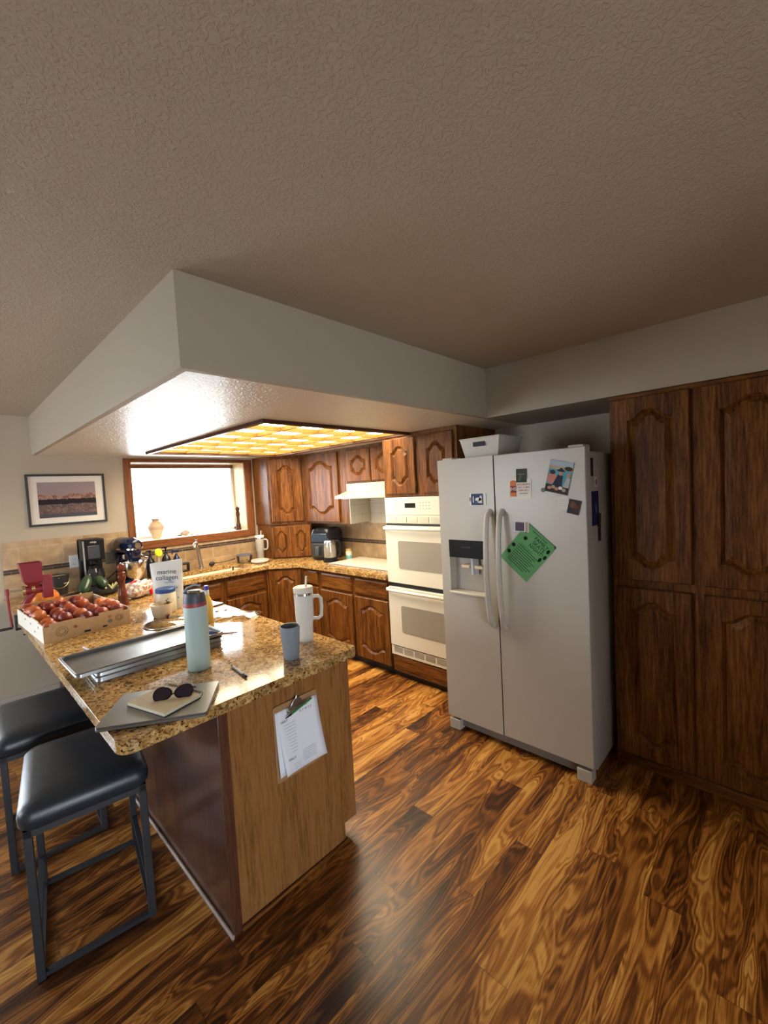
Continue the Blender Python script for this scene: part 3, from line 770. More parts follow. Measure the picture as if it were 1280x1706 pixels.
blob(c, ell(-.008, .01, .016, .018), plain('print_brown', (.14, .07, .045), .5)); blob(c, ell(.012, .0, .012, .014), plain('print_rust', (.10, .05, .03), .5), -.0023); blob(c, rect(-.028, -.01, -.035, -.01), navy)
# flyer
fl = thing('green_flyer', 'green skate night flyer hanging tilted on fridge door', 'flyer', (2.3025, 1.152, 1.264), RZ)
gsheet = plain('green_paper', (.12, .31, .13), .75)
c = B().prism([(-.108, -.14), (.108, -.14), (.108, .12), (.09, .14), (-.108, .14)], 0, .0006, mat=Matrix(((1, 0, 0, 0), (0, 0, -1, 0), (0, 1, 0, 0), (0, 0, 0, 1)))).mk('sheet', gsheet, fl)
c.rotation_euler = (0, R(41), 0)
gink = plain("dark_green_ink", (.006, .022, .010), .8)
for tx, sz_, x, z in (('Elementary School', .014, .0, .125), ('FAMILY', .030, .03, .100), ('SKATE', .030, .03, .073), ('NIGHT!', .030, .03, .046), ('Come join the fun', .012, -.02, .018)):
    text(tx, sz_, c, (x, -.0009, z), (R(90), 0, 0), gink)
for k in range(9):
    blob(c, rect(-.07, .085-.03*((k*7) % 3)/2, .004-k*.014, .0075-k*.014), gink, -.0008, 'printed_line')
for x, z in ((-.085, .095), (-.09, -.02), (-.088, -.07), (-.06, .06)): blob(c, ell(x, z, .012, .012), gink, -.0008)
for x, z in ((.088, .09), (.095, .05), (.082, .02)): blob(c, ell(x, z, .009, .014), gink, -.0008)
fl2 = B().box(-.10, .102, -.0006, 0, -.13, .135).mk('black_folder_sheet', blackm); fl2.location = (2.3035, 1.144, 1.268); fl2.rotation_euler = (0, R(41), RZ)
fl2.rotation_mode = 'QUATERNION'
from mathutils import Euler
fl2.rotation_quaternion = (Matrix.Rotation(RZ, 3, 'Z') @ Matrix.Rotation(R(41), 3, 'Y')).to_quaternion()
tag(fl2, 'black sheet peeking out behind the green flyer', 'sheet')
o, c, _ = onfridge('photo_magnet', 'small purple photo magnet holding up the green flyer', 'magnet', 1.180, 1.415, .090, .060, 2, white_m, .003, off=.001)
blob(c, rect(-.038, .018, -.026, .026), plain('purple_print', (.10, .075, .12), .5), -.0033); blob(c, rect(.024, .040, -.028, .028), plain('tan_print', (.40, .28, .2), .5), -.0033)
# side of fridge (faces -y)
def onside(name, label, cat, x, z, w, h, mat, rot=0):
    o = thing(name, label, cat, (x, .8225, z))
    c = B().box(-w/2, w/2, -.002, 0, -h/2, h/2).mk('card', mat, o); c.rotation_euler = (0, R(rot), 0)
    return o, c
onside('side_magnet', 'tall dark red magnet topmost on the fridge side', 'magnet', 2.425, 1.738, .036, .10, plain('dark_red_print', (.06, .015, .012), .5))
o, c = onside('side_magnet', 'small white magnet with ring pattern on the fridge side', 'magnet', 2.485, 1.655, .036, .055, white_m)
blob(c, ell(.0, .0, .012, .018), plain('brown_print', (.2, .1, .06), .5), -.0023)
o, c = onside('side_magnet', 'large navy blue card on the fridge side', 'magnet', 2.465, 1.51, .11, .19, plain('navy_card', (.015, .02, .08), .5))
blob(c, ell(.01, .0, .02, .03), plain('pale_blue_print', (.1, .13, .25), .5), -.0023)
onside('side_magnet', 'dark brown card under the navy card on the fridge side', 'magnet', 2.525, 1.44, .06, .08, plain('brown_card', (.07, .035, .03), .5), 8)
onside('side_magnet', 'small dark red magnet lowest on the fridge side', 'magnet', 2.525, 1.36, .045, .08, plain('maroon_card', (.08, .02, .02), .5))
# basket on fridge
bk = thing('storage_basket', 'white plastic basket with cut-out handle on top of the refrigerator', 'basket', (2.56, 1.50, 1.827), RZ)
bas = plain('white_basket_plastic', (.60, .57, .50), .5)
def taper(z, d): 
    w0 = .085+.03*z/.15; dd = .13+.03*z/.15
    return [(-w0-.03+d, -dd+d, z), (w0+.03-d, -dd+d, z), (w0+.03-d, dd-d, z), (-w0-.03+d, dd-d, z)]
b = B().loft([taper(0, 0), taper(.15, 0), taper(.15, .004), taper(.004, .004)], cap=False).loft([taper(0, .001), taper(.004, .001)])
b.mk('tub', bas, bk)
b = B(); lp = taper(.15, 0); 
for i in range(4): b.tube([lp[i], lp[(i+1) % 4]], .005, n=8)
b.mk('rim', bas, bk)
B().prism(rrect(-.045, .045, .095, .125, .006), 0, .002, mat=Matrix(((1, 0, 0, 0), (0, -.05, -1, -.152), (0, 1, 0, 0), (0, 0, 0, 1)))).mk('handle_slot', gap, bk)

# ------------------------------------------------------------------ pantry
pc = cab('pantry_cabinet', 'tall dark oak pantry cabinet right of the refrigerator', 'cabinet', (2.634, .785, 0), RZ, [(0, 1.9, 0, XR-2.634-.003, .04, SZ-.001)])
ycols = [(.759, .412), (.352, -.04), (-.09, -.48), (-.54, -.93)]
for k, (a, c_) in enumerate(ycols):
    door(pc, .785-a, .785-c_, 1.10, 2.10, arch=.05, rail=.065, hinge='l' if k % 2 == 0 else 'r')
    door(pc, .785-a, .785-c_, .075, 1.045, arch=.05, rail=.065, hinge='l' if k % 2 == 0 else 'r')
B().box(0, 1.9, -.012, -.001, 0.0, .06).mk('base_board', oak_h, pc, bevel=.004)
B().box(0, 1.9, -.014, -.001, SZ-.03, SZ-.002).mk('top_moulding', oak_h, pc, bevel=.004)

# ------------------------------------------------------------------ stools
vinyl = plain('black_grained_vinyl', (.016, .026, .036), .36, bump=.25, scale=260, spec=.6)
smet = plain('charcoal_powder_coat', (.035, .037, .043), .4, metal=.3)
def stool(label, loc, rz, w=.354, d=.465):
    t_ = thing('bar_stool', label, 'stool', loc, rz, 'black bar stools at the peninsula')
    h = .555; k = .026
    for sx in (-1, 1):
        for sy in (-1, 1):
            B().box(sx*w/2-k/2, sx*w/2+k/2, sy*d/2-k/2, sy*d/2+k/2, 0, h).mk('leg', smet, t_, bevel=.002)
    for sy in (-1, 1): B().box(-w/2+k/2, w/2-k/2, sy*d/2-.010, sy*d/2+.010, .006, .022).mk('bottom_rail', smet, t_)
    for sx in (-1, 1):
        B().box(sx*w/2-.010, sx*w/2+.010, -d/2+k/2, d/2-k/2, .006, .022).mk('bottom_rail', smet, t_)
        B().box(sx*w/2-.010, sx*w/2+.010, -d/2+k/2, d/2-k/2, .135, .15).mk('footrest', smet, t_)
    b_ = B(); b_.box(-w/2-k/2, w/2+k/2, -d/2-k/2, -d/2+k/2, h-.025, h).box(-w/2-k/2, w/2+k/2, d/2-k/2, d/2+k/2, h-.025, h)
    b_.box(-w/2-k/2, -w/2+k/2, -d/2, d/2, h-.025, h).box(w/2-k/2, w/2+k/2, -d/2, d/2, h-.025, h)
    b_.mk('seat_frame', smet, t_)
    # cushion
    def lp(ins, z, crown=0):
        return [(x, y, z) for x, y in rrect(-w/2-.028+ins, w/2+.028-ins, -d/2-.03+ins, d/2+.03-ins, .045 if ins < .05 else .02, 5)]
    B().loft([lp(.012, h), lp(.002, h+.015), lp(0, h+.04), lp(.004, h+.062), lp(.018, h+.078), lp(.045, h+.088), lp(.1, h+.093)]).mk('seat', vinyl, t_, smooth=True)
    return t_
stool('black cushioned bar stool nearest the camera with charcoal metal frame', (.293, 2.18, 0), R(-9))
stool('black cushioned bar stool behind the nearest one, cut off by the left edge', (.262, 2.855, 0), R(-3))

# ------------------------------------------------------------------ wall things
pf = thing('framed_picture', 'black framed mountain lake photograph with white mat on back wall', 'picture', (.787, YB-.002, 1.737))
b = B(); w2_, h2_ = .292, .227
for x0_, x1_, z0_, z1_ in ((-w2_, w2_, h2_-.018, h2_), (-w2_, w2_, -h2_, -h2_+.018), (-w2_, -w2_+.018, -h2_+.018, h2_-.018), (w2_-.018, w2_, -h2_+.018, h2_-.018)): b.box(x0_, x1_, -.022, 0, z0_, z1_)
b.mk('frame', blackm, pf, bevel=.002)
B().box(-w2_+.01, w2_-.01, -.010, -.002, -h2_+.01, h2_-.01).mk('mat_board', plain('mat_white', (.72, .68, .62), .8), pf)
def lake():
    m, t, b_ = nt('mountain_lake_print')
    tc = N(t, 'ShaderNodeTexCoord'); sp = N(t, 'ShaderNodeSeparateXYZ'); L(t, tc.outputs['Object'], sp.inputs[0])
    def nz(sc, amp, d=6):
        n = N(t, 'ShaderNodeTexNoise', Scale=sc, Detail=float(d), Roughness=.6); n.noise_dimensions = '1D'
        L(t, sp.outputs[0], n.inputs['W'])
        a = N(t, 'ShaderNodeMath', operation='MULTIPLY_ADD'); a.inputs[1].default_value = amp; a.inputs[2].default_value = -amp/2
        L(t, n.outputs['Fac'], a.inputs[0]); return a.outputs[0]
    z = sp.outputs[2]
    def below(level, noise):
        s1 = N(t, 'ShaderNodeMath', operation='SUBTRACT'); L(t, z, s1.inputs[0]); L(t, noise, s1.inputs[1])
        l = N(t, 'ShaderNodeMath', operation='LESS_THAN'); L(t, s1.outputs[0], l.inputs[0]); l.inputs[1].default_value = level; return l.outputs[0]
    base = ramp(t, [(0, (.30, .23, .24)), (1, (.38, .31, .34))]); L(t, z, base.inputs[0])
    cur = base.outputs[0]
    n2 = N(t, 'ShaderNodeTexNoise', Scale=38.0, Detail=6.0, Distortion=1.0); L(t, tc.outputs['Object'], n2.inputs['Vector'])
    mt = ramp(t, [(.38, (.17, .09, .07)), (.62, (.40, .25, .20))]); L(t, n2.outputs['Fac'], mt.inputs[0])
    wt = ramp(t, [(.4, (.10, .075, .08)), (.62, (.22, .14, .12))]); L(t, n2.outputs['Fac'], wt.inputs[0])
    for lev, no, col in ((.045, nz(9, .09), mt.outputs[0]), (.005, nz(40, .03), (.025, .02, .025)), (-.04, nz(14, .03), wt.outputs[0]), (-.125, nz(20, .04), (.08, .08, .10))):
        mx = N(t, 'ShaderNodeMix', data_type='RGBA'); L(t, below(lev, no), mx.inputs[0]); L(t, cur, mx.inputs[6])
        if isinstance(col, tuple): mx.inputs[7].default_value = (*col, 1)
        else: L(t, col, mx.inputs[7])
        cur = mx.outputs[2]
    L(t, cur, b_.inputs['Base Color']); b_.inputs['Roughness'].default_value = .5
    return m
B().box(-.216, .213, -.0125, -.010, -.158, .156).mk('print', lake(), pf)
def plate(label, x, z, mat, holes=True, h=.115, w=.072):
    t_ = thing('wall_outlet', label, 'outlet', (x, YB-.009, z))
    B().box(-w/2, w/2, -.006, 0, -h/2, h/2).mk('cover_plate', mat, t_, bevel=.003)
    if holes:
        for s_ in (-.021, .021):
            b_ = B(); b_.box(-.009, -.007, -.0075, -.005, s_+.0, s_+.011).box(.007, .009, -.0075, -.005, s_, s_+.011).cyl((0, -.0075, s_-.008), (0, -.005, s_-.008), .003, n=10)
            b_.mk('socket', ink, t_)
    else:
        for s_ in (-.018, .018): B().box(s_-.008, s_+.008, -.009, -.005, -.02, .02).mk('switch', mat, t_)
    return t_
plate('white outlet on tile left of the black coffee maker', .788, 1.168, plain('outlet_white', (.68, .68, .66), .4))
plate('dull olive switch plate on tile right of the black coffee maker', 1.072, 1.155, plain('olive_plate', (.16, .15, .12), .4), holes=False, w=.078)
# ------------------------------------------------------------------ peninsula items
Z = .9202
card_mat = card
cr = thing('peach_crate', 'open cardboard crate full of peaches on the peninsula', 'crate', (.305, 3.03, Z), R(3))
cw, cd, ch = .435, .70, .105
t4 = .006
b = B(); b.box(0, cw, 0, t4, 0, ch*.86).box(.03, .20, 0, t4, ch*.86, ch).box(.27, .40, 0, t4, ch*.86, ch)
b.mk('front_panel', card, cr)
B().box(0, t4, t4, cd, 0, ch*.92).box(0, t4, .12, .3, ch*.92, ch).mk('side_panel', plain('lit_side_cardboard', (.72, .68, .60), .7), cr)  # left crate side: bright light on it put into the cardboard colour
B().box(cw-t4, cw, t4, cd, 0, ch).mk('side_panel', cardin, cr)
B().box(t4, cw-t4, cd-t4, cd, 0, ch+.015).mk('back_panel', card, cr)
B().box(t4, cw-t4, t4, cd-t4, 0, .004).mk('base', card, cr)
b = B()
for (x, z, r_) in ((.085, .05, .028), (.375, .055, .020)):
    b.tube([(x+r_*math.cos(2*PI*k/24), -.0006, z+r_*.9*math.sin(2*PI*k/24)) for k in range(24)], .0014, n=4, close=True)
    b.tube([(x+r_*.6*math.cos(2*PI*k/18), -.0006, z+r_*.55*math.sin(2*PI*k/18)) for k in range(18)], .0016, n=4, close=True)
b.mk('printed_stamp', plain('brown_print_ink', (.17, .10, .07), .8), cr)
blob(cr, ell(.15, .060, .010, .009), plain('peach_print', (.28, .10, .06), .8), -.0002); blob(cr, ell(.325, .072, .010, .009), plain('peach_print_2', (.42, .18, .10), .8), -.0002); blob(cr, ell(.325, .045, .014, .012), plain('grey_print', (.22, .18, .15), .8), -.0002)
blob(cr, rect(.19, .222, .012, .024), gap, -.0002, 'slot'); blob(cr, rect(.285, .308, .016, .026), gap, -.0002, 'slot')
for k, (y_, z_) in enumerate(((.10, .07), (.30, .06), (.45, .065), (.2, .03))): B().box(-.0006, .0, y_, y_+.02, z_, z_+.01).mk('slot', gap, cr)

def peach_mat():
    m, t, b_ = nt('nectarine_skin')
    tc = N(t, 'ShaderNodeTexCoord'); n = N(t, 'ShaderNodeTexNoise', Scale=16.0, Detail=3.0)
    oi = N(t, 'ShaderNodeObjectInfo'); ad = N(t, 'ShaderNodeVectorMath', operation='ADD')
    mu = N(t, 'ShaderNodeMath', operation='MULTIPLY'); mu.inputs[1].default_value = 9.0; L(t, oi.outputs['Random'], mu.inputs[0])
    L(t, tc.outputs['Object'], ad.inputs[0]); L(t, mu.outputs[0], ad.inputs[1]); L(t, ad.outputs[0], n.inputs['Vector'])
    mr = N(t, 'ShaderNodeMath', operation='MULTIPLY_ADD'); mr.inputs[1].default_value = .28; L(t, oi.outputs['Random'], mr.inputs[0])
    sb = N(t, 'ShaderNodeMath', operation='SUBTRACT'); sb.inputs[1].default_value = .14; L(t, n.outputs['Fac'], sb.inputs[0]); L(t, sb.outputs[0], mr.inputs[2])
    rp = ramp(t, [(.36, (.07, .010, .016)), (.50, (.26, .030, .020)), (.62, (.52, .11, .03)), (.78, (.72, .34, .09))])
    L(t, mr.outputs[0], rp.inputs[0]); L(t, rp.outputs[0], b_.inputs['Base Color'])
    b_.inputs['Roughness'].default_value = .33
    return m
pm = peach_mat()
pb = bmesh.new(); bmesh.ops.create_uvsphere(pb, u_segments=20, v_segments=14, radius=1)
for v in pb.verts:
    x, y, z = v.co; ang = math.atan2(y, x); rr = math.hypot(x, y)
    f = 1-.09*math.exp(-(ang/.25)**2)*min(1, rr*1.5)
    zz = z*.93-(.16*math.exp(-(rr/.22)**2) if z > 0 else 0)
    v.co = (x*f, y*f, zz)
pmesh = bpy.data.meshes.new('peach'); pb.to_mesh(pmesh); pb.free(); pmesh.materials.append(pm)
for p in pmesh.polygons: p.use_smooth = True
random.seed(3)
spots = []
for layer, (nx, ny, z) in enumerate(((4, 7, .041), (5, 8, .091))):
    for i in range(nx):
        for j in range(ny):
            x = .047+(cw-.094)*i/4 if layer == 1 else .047+(cw-.094)*(i+.5)/4
            y = .050+(cd-.10)*j/7 if layer == 1 else .050+(cd-.10)*(j+.5)/7
            if layer == 1 and (random.random() < .10 or (i == 4 and j > 4)): continue
            spots.append((x+random.uniform(-.006, .006), y+random.uniform(-.006, .006), z+random.uniform(-.016, .012)*layer))
cr_m = Matrix.Translation((.305, 3.03, Z)) @ Matrix.Rotation(R(3), 4, 'Z')
for i, s_ in enumerate(spots):
    o = bpy.data.objects.new('peach', pmesh); C.objects.link(o)
    o.location = cr_m @ Vector(s_); r_ = random.uniform(.037, .0405)
    o.scale = (r_,)*3; o.rotation_euler = (random.uniform(-1.2, 1.2), random.uniform(-1.2, 1.2), random.uniform(0, 6))
    tag(o, 'red and orange ripe peach in the cardboard crate', 'fruit', 'peaches in the cardboard crate')

# grain mill
gm = thing('grain_mill', 'red hand cranked grain mill clamped to the peninsula edge', 'grain mill', (.33, 3.95, Z))
redm = plain('dark_red_enamel', (.24, .018, .03), .35)
b = B()
def sq(hx_, hy_, z, cx_=0, cy_=0): return [(cx_-hx_, cy_-hy_, z), (cx_+hx_, cy_-hy_, z), (cx_+hx_, cy_+hy_, z), (cx_-hx_, cy_+hy_, z)]
b.loft([sq(.025, .025, .20, .06), sq(.050, .050, .235, .055), sq(.062, .062, .37, .048), sq(.058, .058, .37, .048), sq(.046, .046, .240, .055)], cap=False)
b.mk('hopper', redm, gm)
B().box(.105, .165, -.035, .035, .105, .27).mk('discharge_guard', redm, gm, bevel=.006)
B().cyl((.01, 0, .175), (.12, 0, .175), .03, n=24).mk('grinding_barrel', redm, gm, smooth=True)
B().cyl((-.005, 0, .178), (.012, 0, .178), .034, n=20).cyl((.045, 0, .185), (.065, 0, .185), .034, n=20).mk('brass_collar', brass, gm, smooth=True)
B().tube([(.06, 0, .16), (.03, .0, .12), (.0, 0, .07), (-.01, 0, .0), (-.03, 0, -.0)], [.022, .022, .025, .026, .026]).mk('stand', redm, gm, smooth=True)
B().box(-.060, -.048, -.012, .012, -.09, .016).box(-.06, .03, -.02, .02, .0, .018).box(-.06, .02, -.012, .012, -.09, -.078).mk('clamp', blackm, gm, bevel=.003)
B().cyl((.0, 0, -.13), (.0, 0, -.045), .007).cyl((-.022, 0, -.13), (.022, 0, -.13), .005).mk('clamp_screw', blackm, gm)
B().cyl((-.10, 0, .188), (.01, 0, .182), .005).mk('shaft', steel, gm)
B().cyl((-.085, -.0, .205), (-.085, 0, .165), .012).tube([(-.085, 0, .185), (-.082, 0, .05), (-.075, 0, -.065)], .007).mk('crank_arm', redm, gm, smooth=True)
B().cyl((-.175, 0, -.067), (-.073, 0, -.067), .009).mk('crank_handle', blackm, gm, smooth=True)
# pumpkin
pk = thing('pumpkin', 'small orange pumpkin behind the peach crate', 'pumpkin', (.47, 4.20, Z))
bb = bmesh.new(); bmesh.ops.create_uvsphere(bb, u_segments=60, v_segments=20, radius=1)
for v in bb.verts:
    x, y, z = v.co; a = math.atan2(y, x); r_ = math.hypot(x, y)
    k = .10*(1-.07*abs(math.cos(a*5))**6)
    v.co = (x*k, y*k, (z*.068-.02*math.exp(-(r_/.25)**2)*(1 if z > 0 else -1))+.066)
b = B(); b.b.free(); b.b = bb; b.mk('rind', plain('pumpkin_orange', (.60, .19, .025), .4, noise=.15, scale=12), pk, smooth=True)
B().tube([(0, 0, .112), (.004, 0, .13), (.014, 0, .145)], [.012, .008, .007]).mk('stem', plain('dry_stem', (.22, .17, .07), .8), pk, smooth=True)
# bucket
bu = thing('compost_bucket', 'small black bucket with wire handle behind the pumpkin', 'bucket', (.628, 4.60, Z))
B().lathe([(0, .002), (.062, .002), (.078, .165), (.081, .165), (.081, .170), (.074, .170), (.060, .01), (0, .01)]).mk('pail', blackm, bu, smooth=True)
B().lathe([(0, .164), (.07, .160)]).mk('contents', plain('food_scraps', (.45, .34, .18), .8, noise=.5, scale=60), bu)
B().tube([(.0, -.082+.0, .15)]+[(.03*math.sin(PI*k/10), -.082+.0-.03*math.sin(PI*k/10), .15-.10*math.sin(PI*k/10)) if 0 else (.08*math.sin(R(-90+18*k)), -.082*math.cos(R(-90+18*k))-.004, .155-.09*math.cos(R(-90+18*k))) for k in range(11)], .0022, n=6).mk('handle', brass, bu)
text('MAVE', .018, bu, (.045, -.072, .10), (R(84), 0, R(35)), white_m)
# tray with squash
tr = thing('black_tray', 'shallow black tray holding green squash by the coffee maker', 'tray', (.80, 4.24, Z))
b = B(); el = lambda k, z: [(.20*k*math.cos(2*PI*i/32), .15*k*math.sin(2*PI*i/32), z) for i in range(32)]
b.loft([el(.75, 0), el(1, .032), el(1.02, .034), el(.98, .034), el(.74, .006)]); b.mk('dish', blackm, tr, smooth=True)
sqm = plain('dark_green_squash_skin', (.035, .065, .035), .22, noise=.3, scale=18)
def squash(label, loc, pts, rs):
    t_ = thing('green_squash', label, 'squash', loc)
    B().tube(pts, rs, n=18).mk('fruit', sqm, t_, smooth=True)
    p = Vector(pts[0]); d = (p-Vector(pts[1])).normalized()
    B().cyl(p-d*.004, p+d*.014, .010, .008, n=8).mk('stem', plain('pale_stem', (.5, .42, .2), .7), t_)
squash('dark green squash leaning left in the black tray', (.735, 4.24, Z), [(-.03, -.05, .045), (-.022, -.04, .047), (0, -.01, .072), (.03, .03, .115), (.045, .05, .15), (.05, .06, .165), (.051, .062, .170)], [.014, .032, .046, .042, .028, .014, .004])
squash('dark green squash standing behind in the black tray', (.86, 4.28, Z), [(.03, -.045, .05), (.028, -.04, .055), (.02, -.02, .075), (.005, .01, .10), (-.005, .03, .135), (-.006, .034, .150), (-.006, .035, .156)], [.014, .03, .044, .045, .032, .016, .004])
gs = thing('pale_peppers', 'pale yellow green curly peppers in the black tray', 'peppers', (.93, 4.20, Z))
b = B()
for (a, l) in ((0, .07), (.6, .08), (1.2, .06), (-.7, .07), (2.2, .06)):
    b.tube([(0, 0, .035), (.02*math.cos(a), .02*math.sin(a), .06), (l*math.cos(a)*.6, l*math.sin(a)*.6, .04+l*.6)], [.006, .006, .003], n=6)
b.mk('stalks', plain('pale_yellow_green', (.55, .52, .24), .5), gs, smooth=True)
# pepper mill
def mill(name, label, loc, s, mat=mill_w):
    t_ = thing(name, label, 'pepper mill', loc)
    pr = [(0, 0), (.034, 0), (.034, .02), (.030, .03), (.033, .045), (.030, .055), (.033, .065), (.029, .075), (.022, .10), (.019, .14), (.020, .17), (.027, .20), (.028, .21), (.022, .222), (0, .222)]
    B().lathe([(r_*s, z*s) for r_, z in pr]).mk('body', mat, t_, smooth=True)
    pr = [(0, .222), (.022, .222), (.026, .235), (.018, .245), (.024, .26), (.027, .275), (.022, .292), (.008, .30), (0, .30)]
    B().lathe([(r_*s, z*s) for r_, z in pr]).mk('crank_top', mat, t_, smooth=True)
    B().ball((0, 0, .304*s), .006*s, n=10).mk('finial', steel if mat is mill_w else mat, t_, smooth=True)
mill('pepper_mill', 'tall reddish wooden pepper mill behind the peach crate', (.859, 3.63, Z), 1.03)
# coffee maker
cm = thing('coffee_maker', 'tall black drip coffee maker in front of the tile backsplash', 'coffee maker', (.89, 4.62, Z))
B().box(-.085, .085, -.10, .10, 0, .03).box(-.085, .085, .02, .10, .03, .45).mk('body', black, cm, bevel=.012, seg=3)
B().box(-.085, .085, -.10, .10, .26, .45).mk('brew_head', black, cm, bevel=.012, seg=3)
B().box(-.045, .045, -.104, -.099, .28, .385).mk('water_window', plain('smoky_grey', (.05, .055, .07), .15), cm, bevel=.002)
B().box(-.045, .045, -.106, -.10, .388, .393).mk('chrome_strip', chrome, cm)
B().box(-.082, -.070, -.103, -.09, .02, .44).mk('chrome_strip', steel, cm)
text('ninja', .026, cm, (.0, -.101, .425), (R(90), 0, 0), white_m)
ca_ = B().lathe([(0, .035), (.055, .035), (.068, .07), (.066, .12), (.045, .175), (.04, .19), (.0, .19)], (0, -.04, 0)).mk('carafe', plain('dark_carafe_glass', (.03, .03, .035), .06), cm, smooth=True)
B().lathe([(0, .188), (.045, .188), (.045, .21), (0, .215)], (0, -.04, 0)).cyl((0, -.045, .23), (0, -.045, .262), .03).mk('carafe_lid', black, ca_, smooth=True)
B().tube([(.03, -.09, .185), (.05, -.125, .18), (.055, -.135, .12), (.045, -.105, .07)], .008).mk('carafe_handle', black, ca_, smooth=True)
# stand mixer
sm = thing('stand_mixer', 'navy blue stand mixer with steel bowl on the counter corner', 'mixer', (1.165, 4.63, Z), R(14))
nav = plain('navy_enamel', (.008, .013, .04), .15, coat=.5)
# local: head points -y, base centre
B().loft([[(x, y, z) for x, y in rrect(-.09*k, .09*k, -.19*k2, .12*k2, .08*k)] for k, k2, z in ((1, 1, .0), (1, 1, .02), (.85, .9, .04))]).mk('base', nav, sm, smooth=True)
B().loft([[(x, y, z) for x, y in rrect(-hw_, hw_, y0_, y1_, .03)] for hw_, y0_, y1_, z in ((.06, .0, .12, .03), (.05, .015, .11, .12), (.048, .01, .11, .2), (.055, -.03, .12, .27))]).mk('column', nav, sm, smooth=True)
hd_ = []
for y, r_, zc in ((.17, .02, .345), (.165, .05, .345), (.14, .068, .345), (.05, .075, .350), (-.08, .075, .352), (-.16, .070, .350), (-.195, .055, .350), (-.205, .03, .350)):
    hd_.append([(r_*math.cos(2*PI*k/24)*.95, y, zc+r_*math.sin(2*PI*k/24)*1.1) for k in range(24)])
B().loft(hd_).mk('motor_head', nav, sm, smooth=True)
b = B(); b.loft([[(x, y, z) for x, y in rrect(-.076, .076, -.205, .05, .06)] for z in (.318, .334)]); b.mk('chrome_band', chrome, sm, smooth=True)
B().cyl((0, -.205, .355), (0, -.212, .355), .028, n=20).mk('hub_cap', chrome, sm, smooth=True)
B().loft([[(x, y, z) for x, y in rrect(-hw_, hw_, -.13-hw_, -.13+hw_, .03)] for hw_, z in ((.036, .205), (.05, .225), (.055, .30))]).mk('gear_housing', nav, sm, smooth=True)
B().cyl((0, -.13, .21), (0, -.13, .19), .02).cyl((0, -.13, .2), (0, -.13, .12), .007).mk('beater_shaft', steel, sm)
B().box(-.003, .003, -.21, -.17, .33, .34).tube([(.055, -.12, .29), (.075, -.14, .25), (.085, -.17, .235), (.08, -.22, .232)], .006).mk('lock_lever', chrome, sm, smooth=True)
B().lathe([(0, .035), (.05, .035), (.055, .05), (.085, .09), (.105, .15), (.108, .20), (.112, .203), (.105, .200), (.10, .15), (.08, .095), (.0, .06)], (0, -.13, 0), n=36).mk('bowl', chrome, sm, smooth=True)
cd_ = thing('power_cord', 'thin black power cord running from the mixer to the wall', 'cord', (1.15, 4.70, Z))
B().tube([(.0, -.05, .2), (-.03, .0, .14), (-.08, .03, .08), (-.14, .06, .03), (-.16, .07, .004)], .004, n=6).mk('cable', blackm, cd_, smooth=True)
B().box(-.19, -.155, .06, .08, -.0, .02).mk('plug', blackm, cd_)
# bread bag
bd = thing('bread_bag', 'clear plastic bag of bread with red printed edges on the peninsula', 'bread', (1.02, 3.83, Z), R(38))
bb = bmesh.new(); bmesh.ops.create_uvsphere(bb, u_segments=40, v_segments=24, radius=1)
random.seed(5)
for v in bb.verts:
    x, y, z = v.co
    w = 1+.06*math.sin(9*x+3*y)+.05*math.sin(14*y+5*z)+.03*math.sin(21*x)
    v.co = (math.copysign(abs(x)**.8, x)*.13*w, math.copysign(abs(y)**.85, y)*.095*w, max(0, (z+1)*.062*w))
b = B(); b.b.free(); b.b = bb
def bagmat():
    m, t, b_ = nt('bread_bag_film')
    tc = N(t, 'ShaderNodeTexCoord'); n = N(t, 'ShaderNodeTexNoise', Scale=22.0, Detail=5.0, Distortion=2.0); L(t, tc.outputs['Object'], n.inputs['Vector'])
    rp = ramp(t, [(.35, (.36, .20, .13)), (.5, (.55, .42, .34)), (.62, (.75, .70, .68))]); L(t, n.outputs['Fac'], rp.inputs[0])
    L(t, rp.outputs[0], b_.inputs['Base Color']); b_.inputs['Roughness'].default_value = .15; b_.inputs['Coat Weight'].default_value = 1
    bp = N(t, 'ShaderNodeBump', Strength=.9, Distance=.01); L(t, n.outputs['Fac'], bp.inputs['Height']); L(t, bp.outputs[0], b_.inputs['Normal'])
    return m
b.mk('wrapped_loaf', bagmat(), bd, smooth=True)
rdm = plain('bright_red_print', (.65, .03, .03), .3)
b = B()
b.tube([(-.125*math.cos(R(a)), .02, .012+.112*math.sin(R(a))) for a in range(0, 181, 12)], .012, n=8)
b.mk('red_band', rdm, bd, smooth=True)
B().box(.01, .045, -.108, -.085, .01, .055).mk('red_label', rdm, bd, bevel=.006)
# pouch
po = thing('collagen_pouch', 'white stand-up pouch printed marine collagen', 'pouch', (1.030, 3.205, Z), R(-41))
wh = plain('pouch_white', (.66, .65, .62), .35, bump=.2, scale=15)
lps = []
for z, hw_, th in ((0, .086, .035), (.02, .090, .038), (.12, .092, .026), (.22, .100, .014), (.30, .108, .004), (.335, .110, .002)):
    lps.append([(hw_*math.cos(2*PI*k/28)*(1 if 1 else 0), th*math.sin(2*PI*k/28)*(1), z+.012*math.cos(2*PI*k/28)*(z/.335)) for k in range(28)])
lps = [[(math.copysign(abs(x/.11)**.5*.11, x), y, z) for x, y, z in lp] for lp in lps]
B().loft(lps).mk('bag', wh, po, smooth=True)
for tx, z, s_ in (('marine', .262, .046), ('collagen', .222, .046)):
    text(tx, s_, po, (.005, -.0145-(0.262-z)*.14, z), (R(84), 0, 0), plain('slate_print', (.06, .10, .14), .5))
text('peptides', .018, po, (.02, -.0235, .190), (R(84), 0, 0), plain('teal_print_small', (.1, .25, .3), .5))
b = B()
